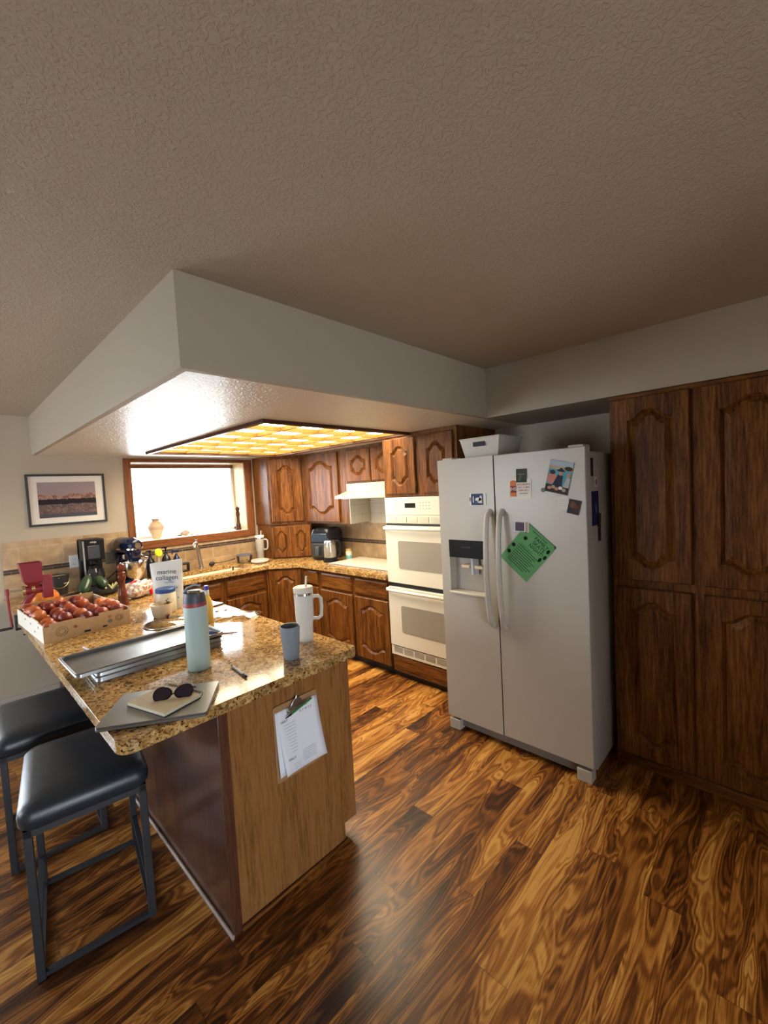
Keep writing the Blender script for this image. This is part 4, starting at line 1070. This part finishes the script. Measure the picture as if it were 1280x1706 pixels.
for k, (x, z) in enumerate(((.07, .15), (.05, .11), (.075, .08), (.055, .05), (.07, .025))): b.ball((x, -.030, z), .006, sy=.3, n=8)
b.mk('printed_dots', plain('teal_dots', (.15, .35, .33), .5), po)
# jar
jr = thing('supplement_jar', 'white plastic jar with blue lid in front of the pouch', 'jar', (.985, 3.13, Z), R(-41))
B().lathe([(0, 0), (.058, 0), (.063, .006), (.063, .125), (.058, .137), (0, .137)]).mk('body', plain('jar_offwhite', (.66, .60, .48), .35), jr, smooth=True)
B().lathe([(0, .137), (.061, .137), (.062, .141), (.062, .160), (.058, .164), (0, .164)]).mk('lid', plain('royal_blue', (.02, .07, .26), .3), jr, smooth=True)
b = B()
for a, z, r_ in ((-60, .075, .011), (-66, .09, .005), (-50, .06, .004), (-75, .07, .004), (-58, .10, .004)):
    b.ball((.0625*math.cos(R(a)), .0625*math.sin(R(a)), z), r_, sz=1, n=8)
b.mk('printed_spots', plain('dark_brown_spots', (.09, .05, .035), .5), jr)
# small tub
bo = thing('cream_tub', 'small cream ceramic tub in front of the blue lidded jar', 'tub', (.925, 3.035, Z))
B().lathe([(0, 0), (.052, 0), (.057, .01), (.067, .078), (.069, .085), (.064, .085), (.052, .012), (0, .01)]).mk('bowl', plain('cream_ceramic', (.70, .60, .44), .25), bo, smooth=True)
# glass lid
gl = thing('glass_pot_lid', 'round clear glass pot lid with dark knob lying on granite', 'lid', (.885, 2.83, Z))
B().lathe([(.125, 0), (.130, .004), (.122, .010), (.09, .022), (.04, .030), (0, .032)], n=40).mk('glass_dome', clear_m, gl, smooth=True)
B().lathe([(.126, 0), (.133, .002), (.133, .008), (.126, .010), (.124, .004)], n=48).mk('rim', steel, gl, smooth=True)
B().lathe([(0, .030), (.006, .030), (.007, .042), (.013, .048), (.012, .056), (0, .058)]).mk('knob', mill_w, gl, smooth=True)
# trays
def pan(name, label, loc, rz, w, d, h, fl=.02):
    t_ = thing(name, label, 'baking tray', loc, rz, 'stacked baking trays')
    def q(e, z): return [(x, y, z) for x, y in rrect(-w/2+e, w/2-e, -d/2+e, d/2-e, .02)]
    B().loft([q(fl, 0), q(.006, h-.002), q(0, h), q(.001, h+.002), q(.009, h-.001), q(fl+.003, .002)]).mk('pan', tin, t_, smooth=True)
    b_ = B(); lp = [(x, y, h) for x, y in rrect(-w/2, w/2, -d/2, d/2, .02)]; b_.tube(lp, .003, n=6, close=True); b_.mk('rolled_rim', tin, t_, smooth=True)
    return t_
pan('baking_pan', 'lowest deep metal baking pan of the stack on the granite', (.642, 2.318, Z), R(-1), .56, .30, .022, .004)
pan('baking_pan', 'middle metal baking pan of the stack between two others', (.642, 2.318, Z+.0235), R(-1), .56, .30, .018, .004)
pan('sheet_pan', 'topmost shallow metal sheet pan of the stack reaching over counter edge', (.608, 2.330, Z+.0435), R(1), .645, .315, .018, .005)
# pastry brush on tray
br = thing('pastry_brush', 'pastry brush with dark blue handle and brown bristles on the top tray', 'brush', (.895, 2.175, Z+.050), R(-62))
B().tube([(-.14, .004, .012), (-.10, .016, .012), (-.04, .012, .012), (.0, .0, .012), (-.04, -.006, .012), (-.10, -.004, .012)], .006, close=True, n=8).mk('handle', plain('dark_blue_plastic', (.02, .03, .09), .3), br, smooth=True)
b = B()
for k in range(9): b.cyl((0, (k-4)*.003, .012), (.10+.008*(k % 3), (k-4)*.0065, .014+.004*(k % 2)), .002, .001, n=6)
b.mk('bristles', plain('brown_bristle', (.28, .14, .06), .7), br)
# water bottle
wb = thing('water_bottle', 'pale blue water bottle with dark grey and red lid', 'bottle', (.71, 1.965, Z), R(-41))
B().lathe([(0, 0), (.044, 0), (.049, .006), (.049, .285), (0, .285)]).mk('body', plain('pale_seafoam', (.42, .54, .52), .4), wb, smooth=True)
B().lathe([(0, .285), (.0492, .285), (.0492, .300), (.0485, .302), (0, .302)]).mk('red_ring', plain('brick_red', (.33, .04, .05), .45), wb, smooth=True)
B().lathe([(0, .302), (.048, .302), (.046, .325), (.041, .345), (.030, .352), (0, .352)]).mk('lid', plain('dark_slate', (.055, .065, .08), .45), wb, smooth=True)
B().box(-.016, .034, -.034, -.018, .325, .358).mk('spout_cover', plain('smoky_brown_plastic', (.16, .11, .06), .3), wb, bevel=.005)
B().tube([(-.040, 0, .32), (-.043, 0, .345), (-.030, 0, .365), (.005, 0, .378), (.03, 0, .372)], .005, n=8).mk('carry_loop', plain('grey_blue_loop', (.25, .33, .36), .5), wb, smooth=True)
# squeeze bottle
kb = thing('squeeze_bottle', 'yellow squeeze bottle with blue cap behind the water bottle', 'bottle', (1.045, 2.62, Z), R(-41))
ye = plain('mustard_yellow', (.70, .47, .10), .3)
B().lathe([(0, 0), (.028, 0), (.032, .01), (.033, .10), (.028, .135), (.017, .16), (.014, .175), (0, .175)]).mk('body', ye, kb, smooth=True)
B().lathe([(0, .175), (.016, .175), (.015, .20), (.010, .202), (0, .202)]).mk('white_collar', white_m, kb, smooth=True)
B().lathe([(0, .200), (.0125, .200), (.0115, .228), (0, .229)]).mk('cap', plain('cobalt_blue', (.03, .03, .45), .3), kb, smooth=True)
# tumbler
def tumbler(label, loc, rz, s, m1, m2):
    t_ = thing('insulated_tumbler', label, 'tumbler', loc, rz)
    pr = [(0, 0), (.036, 0), (.038, .004), (.040, .095), (.046, .105), (.049, .24), (.0, .24)]
    B().lathe([(r_*s, z*s) for r_, z in pr]).mk('body', m1, t_, smooth=True)
    B().lathe([(0, .240*s), (.0495*s, .240*s), (.0495*s, .252*s), (0, .252*s)]).mk('steel_band', chrome, t_, smooth=True)
    B().lathe([(0, .252*s), (.050*s, .252*s), (.051*s, .256*s), (.051*s, .276*s), (.046*s, .280*s), (0, .276*s)]).mk('lid', m2, t_, smooth=True)
    B().cyl((.012*s, .012*s, .27*s), (.018*s, .016*s, .33*s), .0055*s, n=12).mk('straw', m2, t_, smooth=True)
    B().tube([(.046*s, 0, .228*s), (.075*s, 0, .228*s), (.088*s, 0, .215*s), (.090*s, 0, .17*s), (.086*s, 0, .125*s), (.070*s, 0, .112*s), (.042*s, 0, .115*s)], .009*s, n=10).mk('handle', m1, t_, smooth=True)
tumbler('large cream insulated tumbler with handle and straw near the peninsula corner', (1.215, 1.855, Z), R(-44), 1.0, plain('cream_powder_coat', (.68, .66, .61), .45), plain('cream_lid', (.74, .68, .58), .35))
# grey cup
cp = thing('grey_cup', 'matte blue grey cup in front of the cream tumbler', 'cup', (1.03, 1.715, Z))
B().lathe([(0, 0), (.034, 0), (.036, .003), (.046, .15), (.0455, .153), (.042, .152), (.033, .008), (0, .006)], n=36).mk('cup_body', plain('blue_grey_ceramic', (.20, .24, .28), .5), cp, smooth=True)
B().lathe([(0, .120), (.040, .120)]).mk('drink', plain('dark_liquid', (.05, .03, .02), .1), cp)
# pens
pn = thing('pen', 'grey pen with black tip lying between notebook and cup', 'pen', (.795, 1.765, Z+.006), R(84))
B().cyl((-.055, 0, 0), (.075, 0, 0), .0048, n=12).mk('barrel', plain('grey_barrel', (.28, .28, .28), .3), pn, smooth=True)
B().cyl((-.075, 0, 0), (-.045, 0, 0), .0055, n=12).box(-.07, -.04, .004, .006, -.002, .002).mk('grip', black, pn, smooth=True)
B().cyl((.075, 0, 0), (.085, 0, 0), .003, n=10).mk('clicker', black, pn)
p2 = thing('pen', 'slim white and purple pen lying behind the baking trays', 'pen', (.44, 2.69, Z+.005), R(-84))
B().cyl((-.07, 0, 0), (.06, 0, 0), .005, n=12).mk('barrel', plain('lilac_white', (.55, .55, .68), .3), p2, smooth=True)
B().cyl((-.085, 0, 0), (-.07, 0, 0), .002, .005, n=10).mk('tip', plain('orange_tip', (.6, .25, .08), .4), p2)
# laptop, notebook, sunglasses
lt = thing('laptop', 'closed grey laptop overhanging the peninsula corner', 'laptop', (.468, 1.716, Z), R(-35))
al = plain('space_grey_aluminium', (.24, .23, .215), .38, metal=.75)
B().prism(rrect(-.176, .176, -.128, .128, .012), 0.002, .012).mk('base', al, lt, bevel=.002)
B().prism(rrect(-.176, .176, -.128, .128, .012), .0128, .018).mk('lid', al, lt, bevel=.0015)
for x in (-.14, .14):
    for y in (-.1, .1): B().cyl((x, y, 0), (x, y, .003), .008, n=12).mk('foot', blackm, lt)
nb = thing('spiral_notebook', 'tan covered spiral notebook on top of the laptop', 'notebook', (.473, 1.713, Z+.0185), R(-74))
tan_c = plain('kraft_cover', (.52, .42, .27), .7, noise=.06)
B().box(-.105, .105, -.075, .075, 0, .002).mk('back_cover', blackm, nb)
B().box(-.103, .103, -.073, .073, .002, .013).mk('pages', plain('page_edges', (.62, .56, .42), .8), nb)
B().box(-.105, .105, -.075, .075, .013, .015).mk('front_cover', tan_c, nb, bevel=.0006)
b = B()
for k in range(17):
    x = -.095+k*.19/16
    b.tube([(x, .080+.010*math.cos(a), .0085+.010*math.sin(a)) for a in [2*PI*i/12 for i in range(12)]], .0012, n=5, close=True)
b.mk('spiral_binding', blackm, nb)
sg = thing('sunglasses', 'dark tortoise sunglasses lying on the tan notebook', 'sunglasses', (.497, 1.690, Z+.034), R(-34))
fr_m = plain('dark_tortoise', (.025, .012, .014), .15)
lens = plain('dark_purple_lens', (.03, .02, .03), .06)
for s_ in (-1, 1):
    l_ = [(s_*.036+.031*math.cos(2*PI*k/24), .004+.025*math.sin(2*PI*k/24)*(1+.2*math.cos(2*PI*k/24)*s_)) for k in range(24)]
    TT = Matrix.Translation((0, 0, .012)) @ Matrix.Rotation(R(48), 4, 'X')
    B().prism(l_, -.001, .001, mat=TT).mk('lens', lens, sg)
    b = B(); b.tube([TT @ Vector((x, y, 0)) for x, y in l_], .0028, n=6, close=True); b.mk('rim', fr_m, sg, smooth=True)
    B().tube([TT @ Vector((s_*.063, .012, 0)), (s_*.068, .03, .004), (s_*.06, .09, -.012), (s_*.03, .115, -.014)], .003, n=6).mk('temple', fr_m, sg, smooth=True)
B().tube([(-.008, .004, .008), (0, .004, .012), (.008, .004, .008)], .0025, n=6).mk('bridge', fr_m, sg, smooth=True)
# clipboard on end panel (faces -y)
cbx, cbz = .945, .655
cl = thing('clipboard', 'brown clipboard with white chore sheets hanging on the peninsula end panel', 'clipboard', (cbx, 1.578, .655))
XZ = lambda y: Matrix(((1, 0, 0, 0), (0, 0, -1, y), (0, 1, 0, 0), (0, 0, 0, 1)))
B().prism(rrect(-.112, .112, -.175, .15, .012), 0, .004, mat=XZ(.004)).mk('board', plain('brown_hardboard', (.36, .20, .09), .5), cl)
# curled paper sheets
def sheet(dx, dz, curl, nm, y0):
    bm_ = bmesh.new(); n = 10; rows = []
    for i in range(n+1):
        t = i/n; z = .125-t*.27
        yo = y0-curl*t*t
        rows.append([bm_.verts.new((x+dx+.02*t*(1 if dx > 0 else 0), yo-(.006*abs(x/.1)**3*t), z+dz)) for x in [-.105+.21*j/8 for j in range(9)]])
    for a_, b2 in zip(rows, rows[1:]):
        for j in range(8): bm_.faces.new((a_[j], a_[j+1], b2[j+1], b2[j]))
    B_ = B(); B_.b.free(); B_.b = bm_
    o = B_.mk(nm, paper, cl, smooth=True); sd = o.modifiers.new('th', 'SOLIDIFY'); sd.thickness = .0005
    return o
sheet(0, 0, .010, 'paper_sheet', -.001); s2 = sheet(.004, .0, .022, 'paper_sheet', -.002)
def pt(x, z):  # on the curled sheet
    t = (.125-z)/.27; return -.002-.022*t*t-.0012-(.006*abs(x/.1)**3*t)
b = B()
for k in range(10): z = .055-k*.0135; y = pt(-.03, z); b.box(-.085, -.01, y, y+.0003, z, z+.0035)
for k in range(6): z = -.10-k*.0085+.02; y = pt(.06, z); b.box(.01, .08, y-.0006, y, z, z+.002)
for k in range(3): z = -.115-k*.009; y = pt(-.03, z); b.box(-.08, -.005, y-.0006, y, z, z+.002)
b.mk('ruled_lines', inkgrey, s2)
text('DAILY', .013, s2, (-.065, pt(-.065, .075)-.001, .075), (R(90), 0, 0), ink)
text('WEEKLY', .013, s2, (-.05, pt(-.05, -.088)-.0012, -.09), (R(85), 0, 0), ink)
text('M  T  W  T  F', .011, s2, (.045, pt(.045, .09)-.001, .088), (R(90), 0, 0), ink)
B().box(-.05, .05, -.010, -.004, .105, .128).mk('clip_plate', steel, cl, bevel=.002)
B().prism([(-.035, .125), (.035, .125), (.018, .152), (.006, .156), (0, .172), (-.006, .156), (-.018, .152)], 0, .008, mat=XZ(-.004)).mk('clip_lever', steel, cl, bevel=.003)
B().cyl((-.045, -.014, .118), (.045, -.014, .118), .006).mk('clip_spring', chrome, cl, smooth=True)
pg = thing('green_pen', 'green pen with dark tip tucked under the clipboard clip', 'pen', (cbx+.01, 1.560, .768))
B().cyl((-.045, 0, -.012), (.06, 0, .015), .0045, n=10).mk('barrel', plain('leaf_green', (.03, .22, .05), .35), pg, smooth=True)
B().cyl((-.075, 0, -.020), (-.045, 0, -.012), .0015, .0048, n=10).mk('tip', black, pg, smooth=True)
# phone, plate, scraps, bag
ph = thing('smartphone', 'dark phone with reddish screen near the far edge of the peninsula', 'phone', (1.235, 2.99, Z), R(10))
B().prism(rrect(-.075, .075, -.038, .038, .01), 0, .009).mk('body', black, ph, bevel=.002)
B().prism(rrect(-.070, .070, -.034, .034, .008), .009, .0096).mk('screen', plain('reddish_screen', (.22, .08, .07), .1), ph)
pl = thing('white_plate', 'flat white plate with dark rim behind the squeeze bottle', 'plate', (1.125, 2.98, Z))
B().lathe([(0, .002), (.04, .002), (.062, .008), (.062, .010), (.04, .005), (0, .005)], n=32).mk('plate_disc', plain('glazed_white', (.78, .78, .76), .15), pl, smooth=True)
b = B(); b.tube([(.063*math.cos(2*PI*k/40), .063*math.sin(2*PI*k/40), .009) for k in range(40)], .002, n=6, close=True); b.mk('rim', black, pl)
bc = thing('bag_clip', 'small black bag clip on the peninsula behind the plate', 'clip', (1.13, 3.16, Z), R(-35))
B().box(-.035, .03, -.004, .004, 0, .010).box(.02, .035, -.012, .004, 0, .008).mk('jaw', black, bc, bevel=.002)
for i, (x, y, lb) in enumerate(((1.185, 2.80, 'small brown crumpled scrap left of another near the far peninsula edge'), (1.235, 2.785, 'small pale brown crumpled scrap closer to the peninsula edge'))):
    t_ = thing('wrapper_scrap', lb, 'scrap', (x, y, Z))
    bb = bmesh.new(); bmesh.ops.create_icosphere(bb, subdivisions=2, radius=1)
    for v in bb.verts: v.co = Vector((v.co.x*.016, v.co.y*.010, (v.co.z+1)*.005))*random.uniform(.8, 1.2)
    b = B(); b.b.free(); b.b = bb; b.mk('crumple', plain('scrap_brown', (.3, .17, .1) if i == 0 else (.5, .38, .25), .5), t_)
pbag = thing('clear_plastic_bag', 'crumpled clear plastic bag lying flat near the peninsula edge', 'plastic bag', (1.27, 2.62, Z))
bm_ = bmesh.new(); rows = []
for i in range(21):
    rows.append([])
    for j in range(11):
        u, v_ = i/20-.5, j/10-.5
        z = .008+.010*(math.sin(9*u+4*v_)*math.sin(11*v_-3*u)+1)*(.5+.5*math.sin(17*u*v_+2))
        x = u*.34*math.cos(R(-50))-v_*.16*math.sin(R(-50)); y = u*.34*math.sin(R(-50))+v_*.16*math.cos(R(-50))
        rows[-1].append(bm_.verts.new((x-.08+.03*math.sin(7*v_), y+.02*math.sin(6*u), z if -.5 < u < .5 else .002)))
for a_, b2 in zip(rows, rows[1:]):
    for j in range(10): bm_.faces.new((a_[j], a_[j+1], b2[j+1], b2[j]))
b = B(); b.b.free(); b.b = bm_; b.mk('film', film_m, pbag, smooth=True)

# ------------------------------------------------------------------ back counter items
def bottle(name, label, cat, loc, prof, mat, extra=None):
    t_ = thing(name, label, cat, loc)
    B().lathe(prof, n=20).mk('body', mat, t_, smooth=True)
    return t_
dk = plain('dark_amber_plastic', (.018, .02, .028), .2)
def pump(label, x, y, s=1.0):
    t_ = bottle('soap_pump', label, 'soap bottle', (x, y, Z), [(0, 0), (.033*s, 0), (.035*s, .005), (.035*s, .13*s), (.026*s, .155*s), (.013*s, .17*s), (.013*s, .19*s), (0, .19*s)], dk)
    B().cyl((0, 0, .19*s), (0, 0, .225*s), .005*s).cyl((0, 0, .222*s), (0, 0, .236*s), .012*s).box(-.03*s, 0, -.006*s, .006*s, .225*s, .234*s).mk('pump_head', black, t_, smooth=True)
    return t_
pump('black soap pump bottle left of the lime green brush', 1.386, 4.66, 1.15)
pump('black soap pump bottle right of the lime green brush', 1.535, 4.66, 1.22)
sp_ = bottle('spray_bottle', 'navy blue spray bottle beside the soap pumps', 'spray bottle', (1.635, 4.66, Z), [(0, 0), (.033, 0), (.035, .005), (.035, .14), (.022, .175), (.012, .19), (.012, .205), (0, .205)], plain('navy_plastic', (.012, .014, .07), .2))
B().box(-.035, .03, -.012, .012, .215, .25).box(-.045, -.03, -.006, .006, .20, .245).mk('trigger_head', plain('navy_head', (.02, .02, .05), .35), sp_, bevel=.006)
B().lathe([(.0352, .06), (.0356, .12)], n=20).mk('label_band', white_m, sp_)
dj = thing('brush_jar', 'clear jar with blue label holding the lime green dish brush', 'jar', (1.44, 4.60, Z))
B().lathe([(.03, 0), (.034, .004), (.034, .14), (.030, .15)]).lathe([(0, .003), (.031, .003)]).mk('glass', clear_m, dj, smooth=True)
B().lathe([(.0345, .03), (.0345, .13)], n=20).mk('label_band', plain('blue_label', (.03, .07, .3), .4), dj)
db = thing('dish_brush', 'lime green round dish brush standing in the jar', 'brush', (1.44, 4.60, Z+.01))
B().cyl((0, 0, 0), (.005, -.005, .21), .005, n=8).mk('handle', white_m, db)
B().lathe([(0, -.012), (.035, -.010), (.042, 0), (.035, .010), (0, .013)], mat=Matrix.Translation((.003, -.012, .235)) @ Matrix.Rotation(R(75), 4, 'X') @ Matrix.Rotation(R(20), 4, 'Y')).mk('scrub_head', plain('lime_green', (.55, .75, .02), .4), db, smooth=True)
bx = thing('sponge_holder', 'black sponge caddy with open centre beside the faucet', 'sponge holder', (1.72, 4.685, Z))
B().box(-.045, .045, -.03, -.018, 0, .012).box(-.045, .045, -.03, .03, 0, .012).box(-.045, -.03, -.03, .03, .012, .085).box(.03, .045, -.03, .03, .012, .085).box(-.045, .045, -.03, .03, .07, .095).mk('frame', blackm, bx, bevel=.008)
fc = thing('kitchen_faucet', 'chrome pull-out faucet behind the sink', 'faucet', (1.90, 4.70, Z))
B().lathe([(0, 0), (.030, 0), (.030, .006), (.022, .012), (.020, .03), (0, .03)]).mk('base', steel, fc, smooth=True)
B().tube([(0, 0, .02), (-.01, 0, .12), (-.03, -.01, .24), (-.045, -.02, .29)], [.020, .019, .017, .014], n=16).mk('body', steel, fc, smooth=True)
B().tube([(-.04, -.02, .275), (-.06, -.05, .285), (-.09, -.09, .27), (-.10, -.105, .245)], [.016, .019, .020, .017], n=16).mk('spray_head', chrome, fc, smooth=True)
B().tube([(-.045, -.02, .29), (-.043, -.018, .318)], .009).box(-.055, -.03, -.03, -.006, .318, .326).mk('lever', chrome, fc, smooth=True)
ld = thing('serving_spoon', 'dark serving spoon resting on ledge behind the sink', 'spoon', (2.03, 4.70, Z))
B().ball((-.01, 0, .028), .034, sy=.55, sz=.8).mk('bowl', blackm, ld, smooth=True)
B().tube([(.01, 0, .035), (.08, .0, .028), (.18, .0, .032), (.265, 0, .045)], [.006, .004, .005, .008], n=8).mk('handle', plain('dark_bronze', (.06, .04, .03), .4), ld, smooth=True)
gc = thing('glass_food_container', 'round glass food container with grey lid near the corner', 'container', (2.35, 4.58, Z))
B().lathe([(.075, 0), (.08, .006), (.088, .085)]).lathe([(0, .004), (.078, .004)]).mk('glass', clear_m, gc, smooth=True)
B().lathe([(0, .098), (.085, .098), (.092, .094), (.092, .083), (.088, .083)]).mk('lid', plain('slate_lid', (.09, .10, .14), .4), gc, smooth=True)
wp = thing('round_white_dish', 'thick round white dish on the counter near the corner', 'dish', (2.44, 4.40, Z))
B().lathe([(0, 0), (.075, 0), (.098, .012), (.102, .026), (.096, .036), (.080, .034), (0, .032)], n=36).mk('dish_body', plain('grey_white_glaze', (.50, .49, .46), .25), wp, smooth=True)
tumbler('tall stone coloured tumbler with white straw beside the appliance garage', (2.575, 4.61, Z), R(-44), 1.03, plain('stone_coat', (.42, .39, .34), .45), white_m)
kn = thing('dish_wand', 'dark handled scraper leaning against the sink divider', 'scraper', (2.12, 4.44, .76))
B().cyl((0, 0, 0), (.015, .0, .16), .006, .010, n=10).mk('handle', blackm, kn, smooth=True)
B().box(-.012, .012, -.004, .004, -.03, .0).mk('blade', steel, kn)
# window sill
SZL = WZ0+.0045
va = thing('clay_vase', 'pale striped clay vase on the window sill', 'vase', (1.555, 4.945, SZL))
def vm():
    m, t, b_ = nt('striped_clay'); tc = N(t, 'ShaderNodeTexCoord'); sp = N(t, 'ShaderNodeSeparateXYZ'); L(t, tc.outputs['Object'], sp.inputs[0])
    mu = N(t, 'ShaderNodeMath', operation='MULTIPLY'); mu.inputs[1].default_value = 4.6; L(t, sp.outputs[2], mu.inputs[0])
    rp = ramp(t, [(.0, (.62, .48, .30)), (.42, (.60, .46, .30)), (.46, (.50, .33, .24)), (.58, (.52, .36, .27)), (.62, (.62, .47, .32)), (.9, (.45, .28, .16))]); L(t, mu.outputs[0], rp.inputs[0])
    L(t, rp.outputs[0], b_.inputs['Base Color']); b_.inputs['Roughness'].default_value = .8; return m
B().lathe([(0, 0), (.038, 0), (.042, .01), (.060, .06), (.078, .11), (.076, .135), (.055, .165), (.036, .18), (.033, .19), (.042, .208), (.038, .210), (.028, .19), (0, .17)], n=36).mk('body', vm(), va, smooth=True)
for i, (x, y, c_, r_, lb) in enumerate(((1.79, 4.93, (.16, .13, .12), .018, 'small dark stone left of the shell on the window sill'), (1.86, 4.95, (.42, .30, .24), .030, 'brown rough shell shaped stone on the window sill'), (1.92, 4.92, (.62, .52, .42), .022, 'pale flat stone right of the brown stone on the window sill'))):
    t_ = thing('stone', lb, 'stone', (x, y, SZL))
    bb = bmesh.new(); bmesh.ops.create_icosphere(bb, subdivisions=3, radius=1)
    for v in bb.verts:
        k = 1+.18*math.sin(5*v.co.x+i)+.12*math.sin(8*v.co.y); v.co = Vector((v.co.x*r_*1.5*k, v.co.y*r_*k, (v.co.z+.9)*r_*(1.0 if i == 1 else .45)))
    b = B(); b.b.free(); b.b = bb; b.mk('rock', plain('stone_%d' % i, c_, .8, noise=.3, scale=50), t_, smooth=True)
mill('pepper_mill', 'carved dark wooden pepper mill on the right end of the window sill', (2.455, 4.87, SZL), .92, wood('dark_carved_wood', (.03, .012, .006), (.07, .025, .012), (.10, .04, .02)))
# ------------------------------------------------------------------ right counter items
af = thing('air_fryer', 'large glossy black air fryer with basket drawer in the corner', 'air fryer', (3.025, 3.90, Z), R(-72))
gb = plain('gloss_black', (.012, .013, .018), .1)
B().loft([[(x, y, z) for x, y in rrect(-hx_, hx_, -hy_, hy_, .05)] for hx_, hy_, z in ((.11, .15, 0), (.125, .16, .02), (.13, .165, .20), (.128, .16, .30), (.115, .145, .345), (.08, .10, .355))]).mk('body', gb, af, smooth=True)
B().box(-.105, .105, -.175, -.12, .03, .19).mk('basket_drawer', blackm, af, bevel=.012)
B().box(-.022, .022, -.225, -.17, .06, .16).mk('handle', plain('dark_grey_handle', (.05, .055, .065), .3), af, bevel=.010)
B().box(-.105, .105, -.172, -.155, .20, .30).mk('control_face', plain('blue_black_gloss', (.03, .045, .07), .06), af, bevel=.01)
kt = thing('electric_kettle', 'glass and steel electric kettle beside the air fryer', 'kettle', (2.875, 3.675, Z), R(-50))
B().lathe([(0, 0), (.075, 0), (.08, .006), (.08, .016), (.07, .022), (0, .022)]).mk('base', black, kt, smooth=True)
B().lathe([(0, .024), (.066, .024), (.068, .04), (.066, .05), (0, .05)]).mk('lower_band', black, kt, smooth=True)
B().lathe([(.066, .05), (.068, .12), (.062, .195)]).mk('glass', plain('smoky_glass', (.34, .31, .27), .08, metal=.4), kt, smooth=True)
B().lathe([(.0635, .19), (.064, .215), (.055, .232), (0, .238)]).mk('lid', steel, kt, smooth=True)
B().tube([(.055, 0, .222), (.095, 0, .225), (.115, 0, .19), (.115, 0, .11), (.10, 0, .06), (.068, 0, .045)], [.010, .012, .013, .013, .012, .010], n=12).mk('handle', black, kt, smooth=True)
js = thing('spice_jar', 'small glass jar with tan lid and teal label beside the cooktop', 'jar', (3.08, 3.60, Z+.0005))
B().lathe([(0, 0), (.034, 0), (.036, .004), (.036, .08), (.03, .088), (0, .088)]).mk('glass', plain('pale_jar_contents', (.62, .60, .48), .3), js, smooth=True)
B().lathe([(.0365, .01), (.0365, .045)], n=24).mk('label_band', plain('teal_label', (.18, .45, .48), .5), js)
B().lathe([(0, .088), (.030, .088), (.030, .112), (0, .113)]).mk('lid', plain('tan_lid', (.55, .38, .15), .5), js, smooth=True)

for m_ in bpy.data.materials:
    if any(k in m_.name for k in ('print', 'card', 'ink', 'navy_card', 'green_paper', 'black_plastic', 'note')) and 'laminate' not in m_.name:
        m_.node_tree.nodes['Principled BSDF'].inputs['Specular IOR Level'].default_value = .1
# lettering curves become plain meshes
bpy.context.view_layer.update()
dg = bpy.context.evaluated_depsgraph_get()
for o in [o for o in S.objects if o.type == 'FONT']:
    me = bpy.data.meshes.new_from_object(o.evaluated_get(dg)); nm = o.name
    q = bpy.data.objects.new('lettering_mesh', me); C.objects.link(q); q.parent = o.parent
    q.location = o.location; q.rotation_euler = o.rotation_euler
    bpy.data.objects.remove(o); q.name = nm
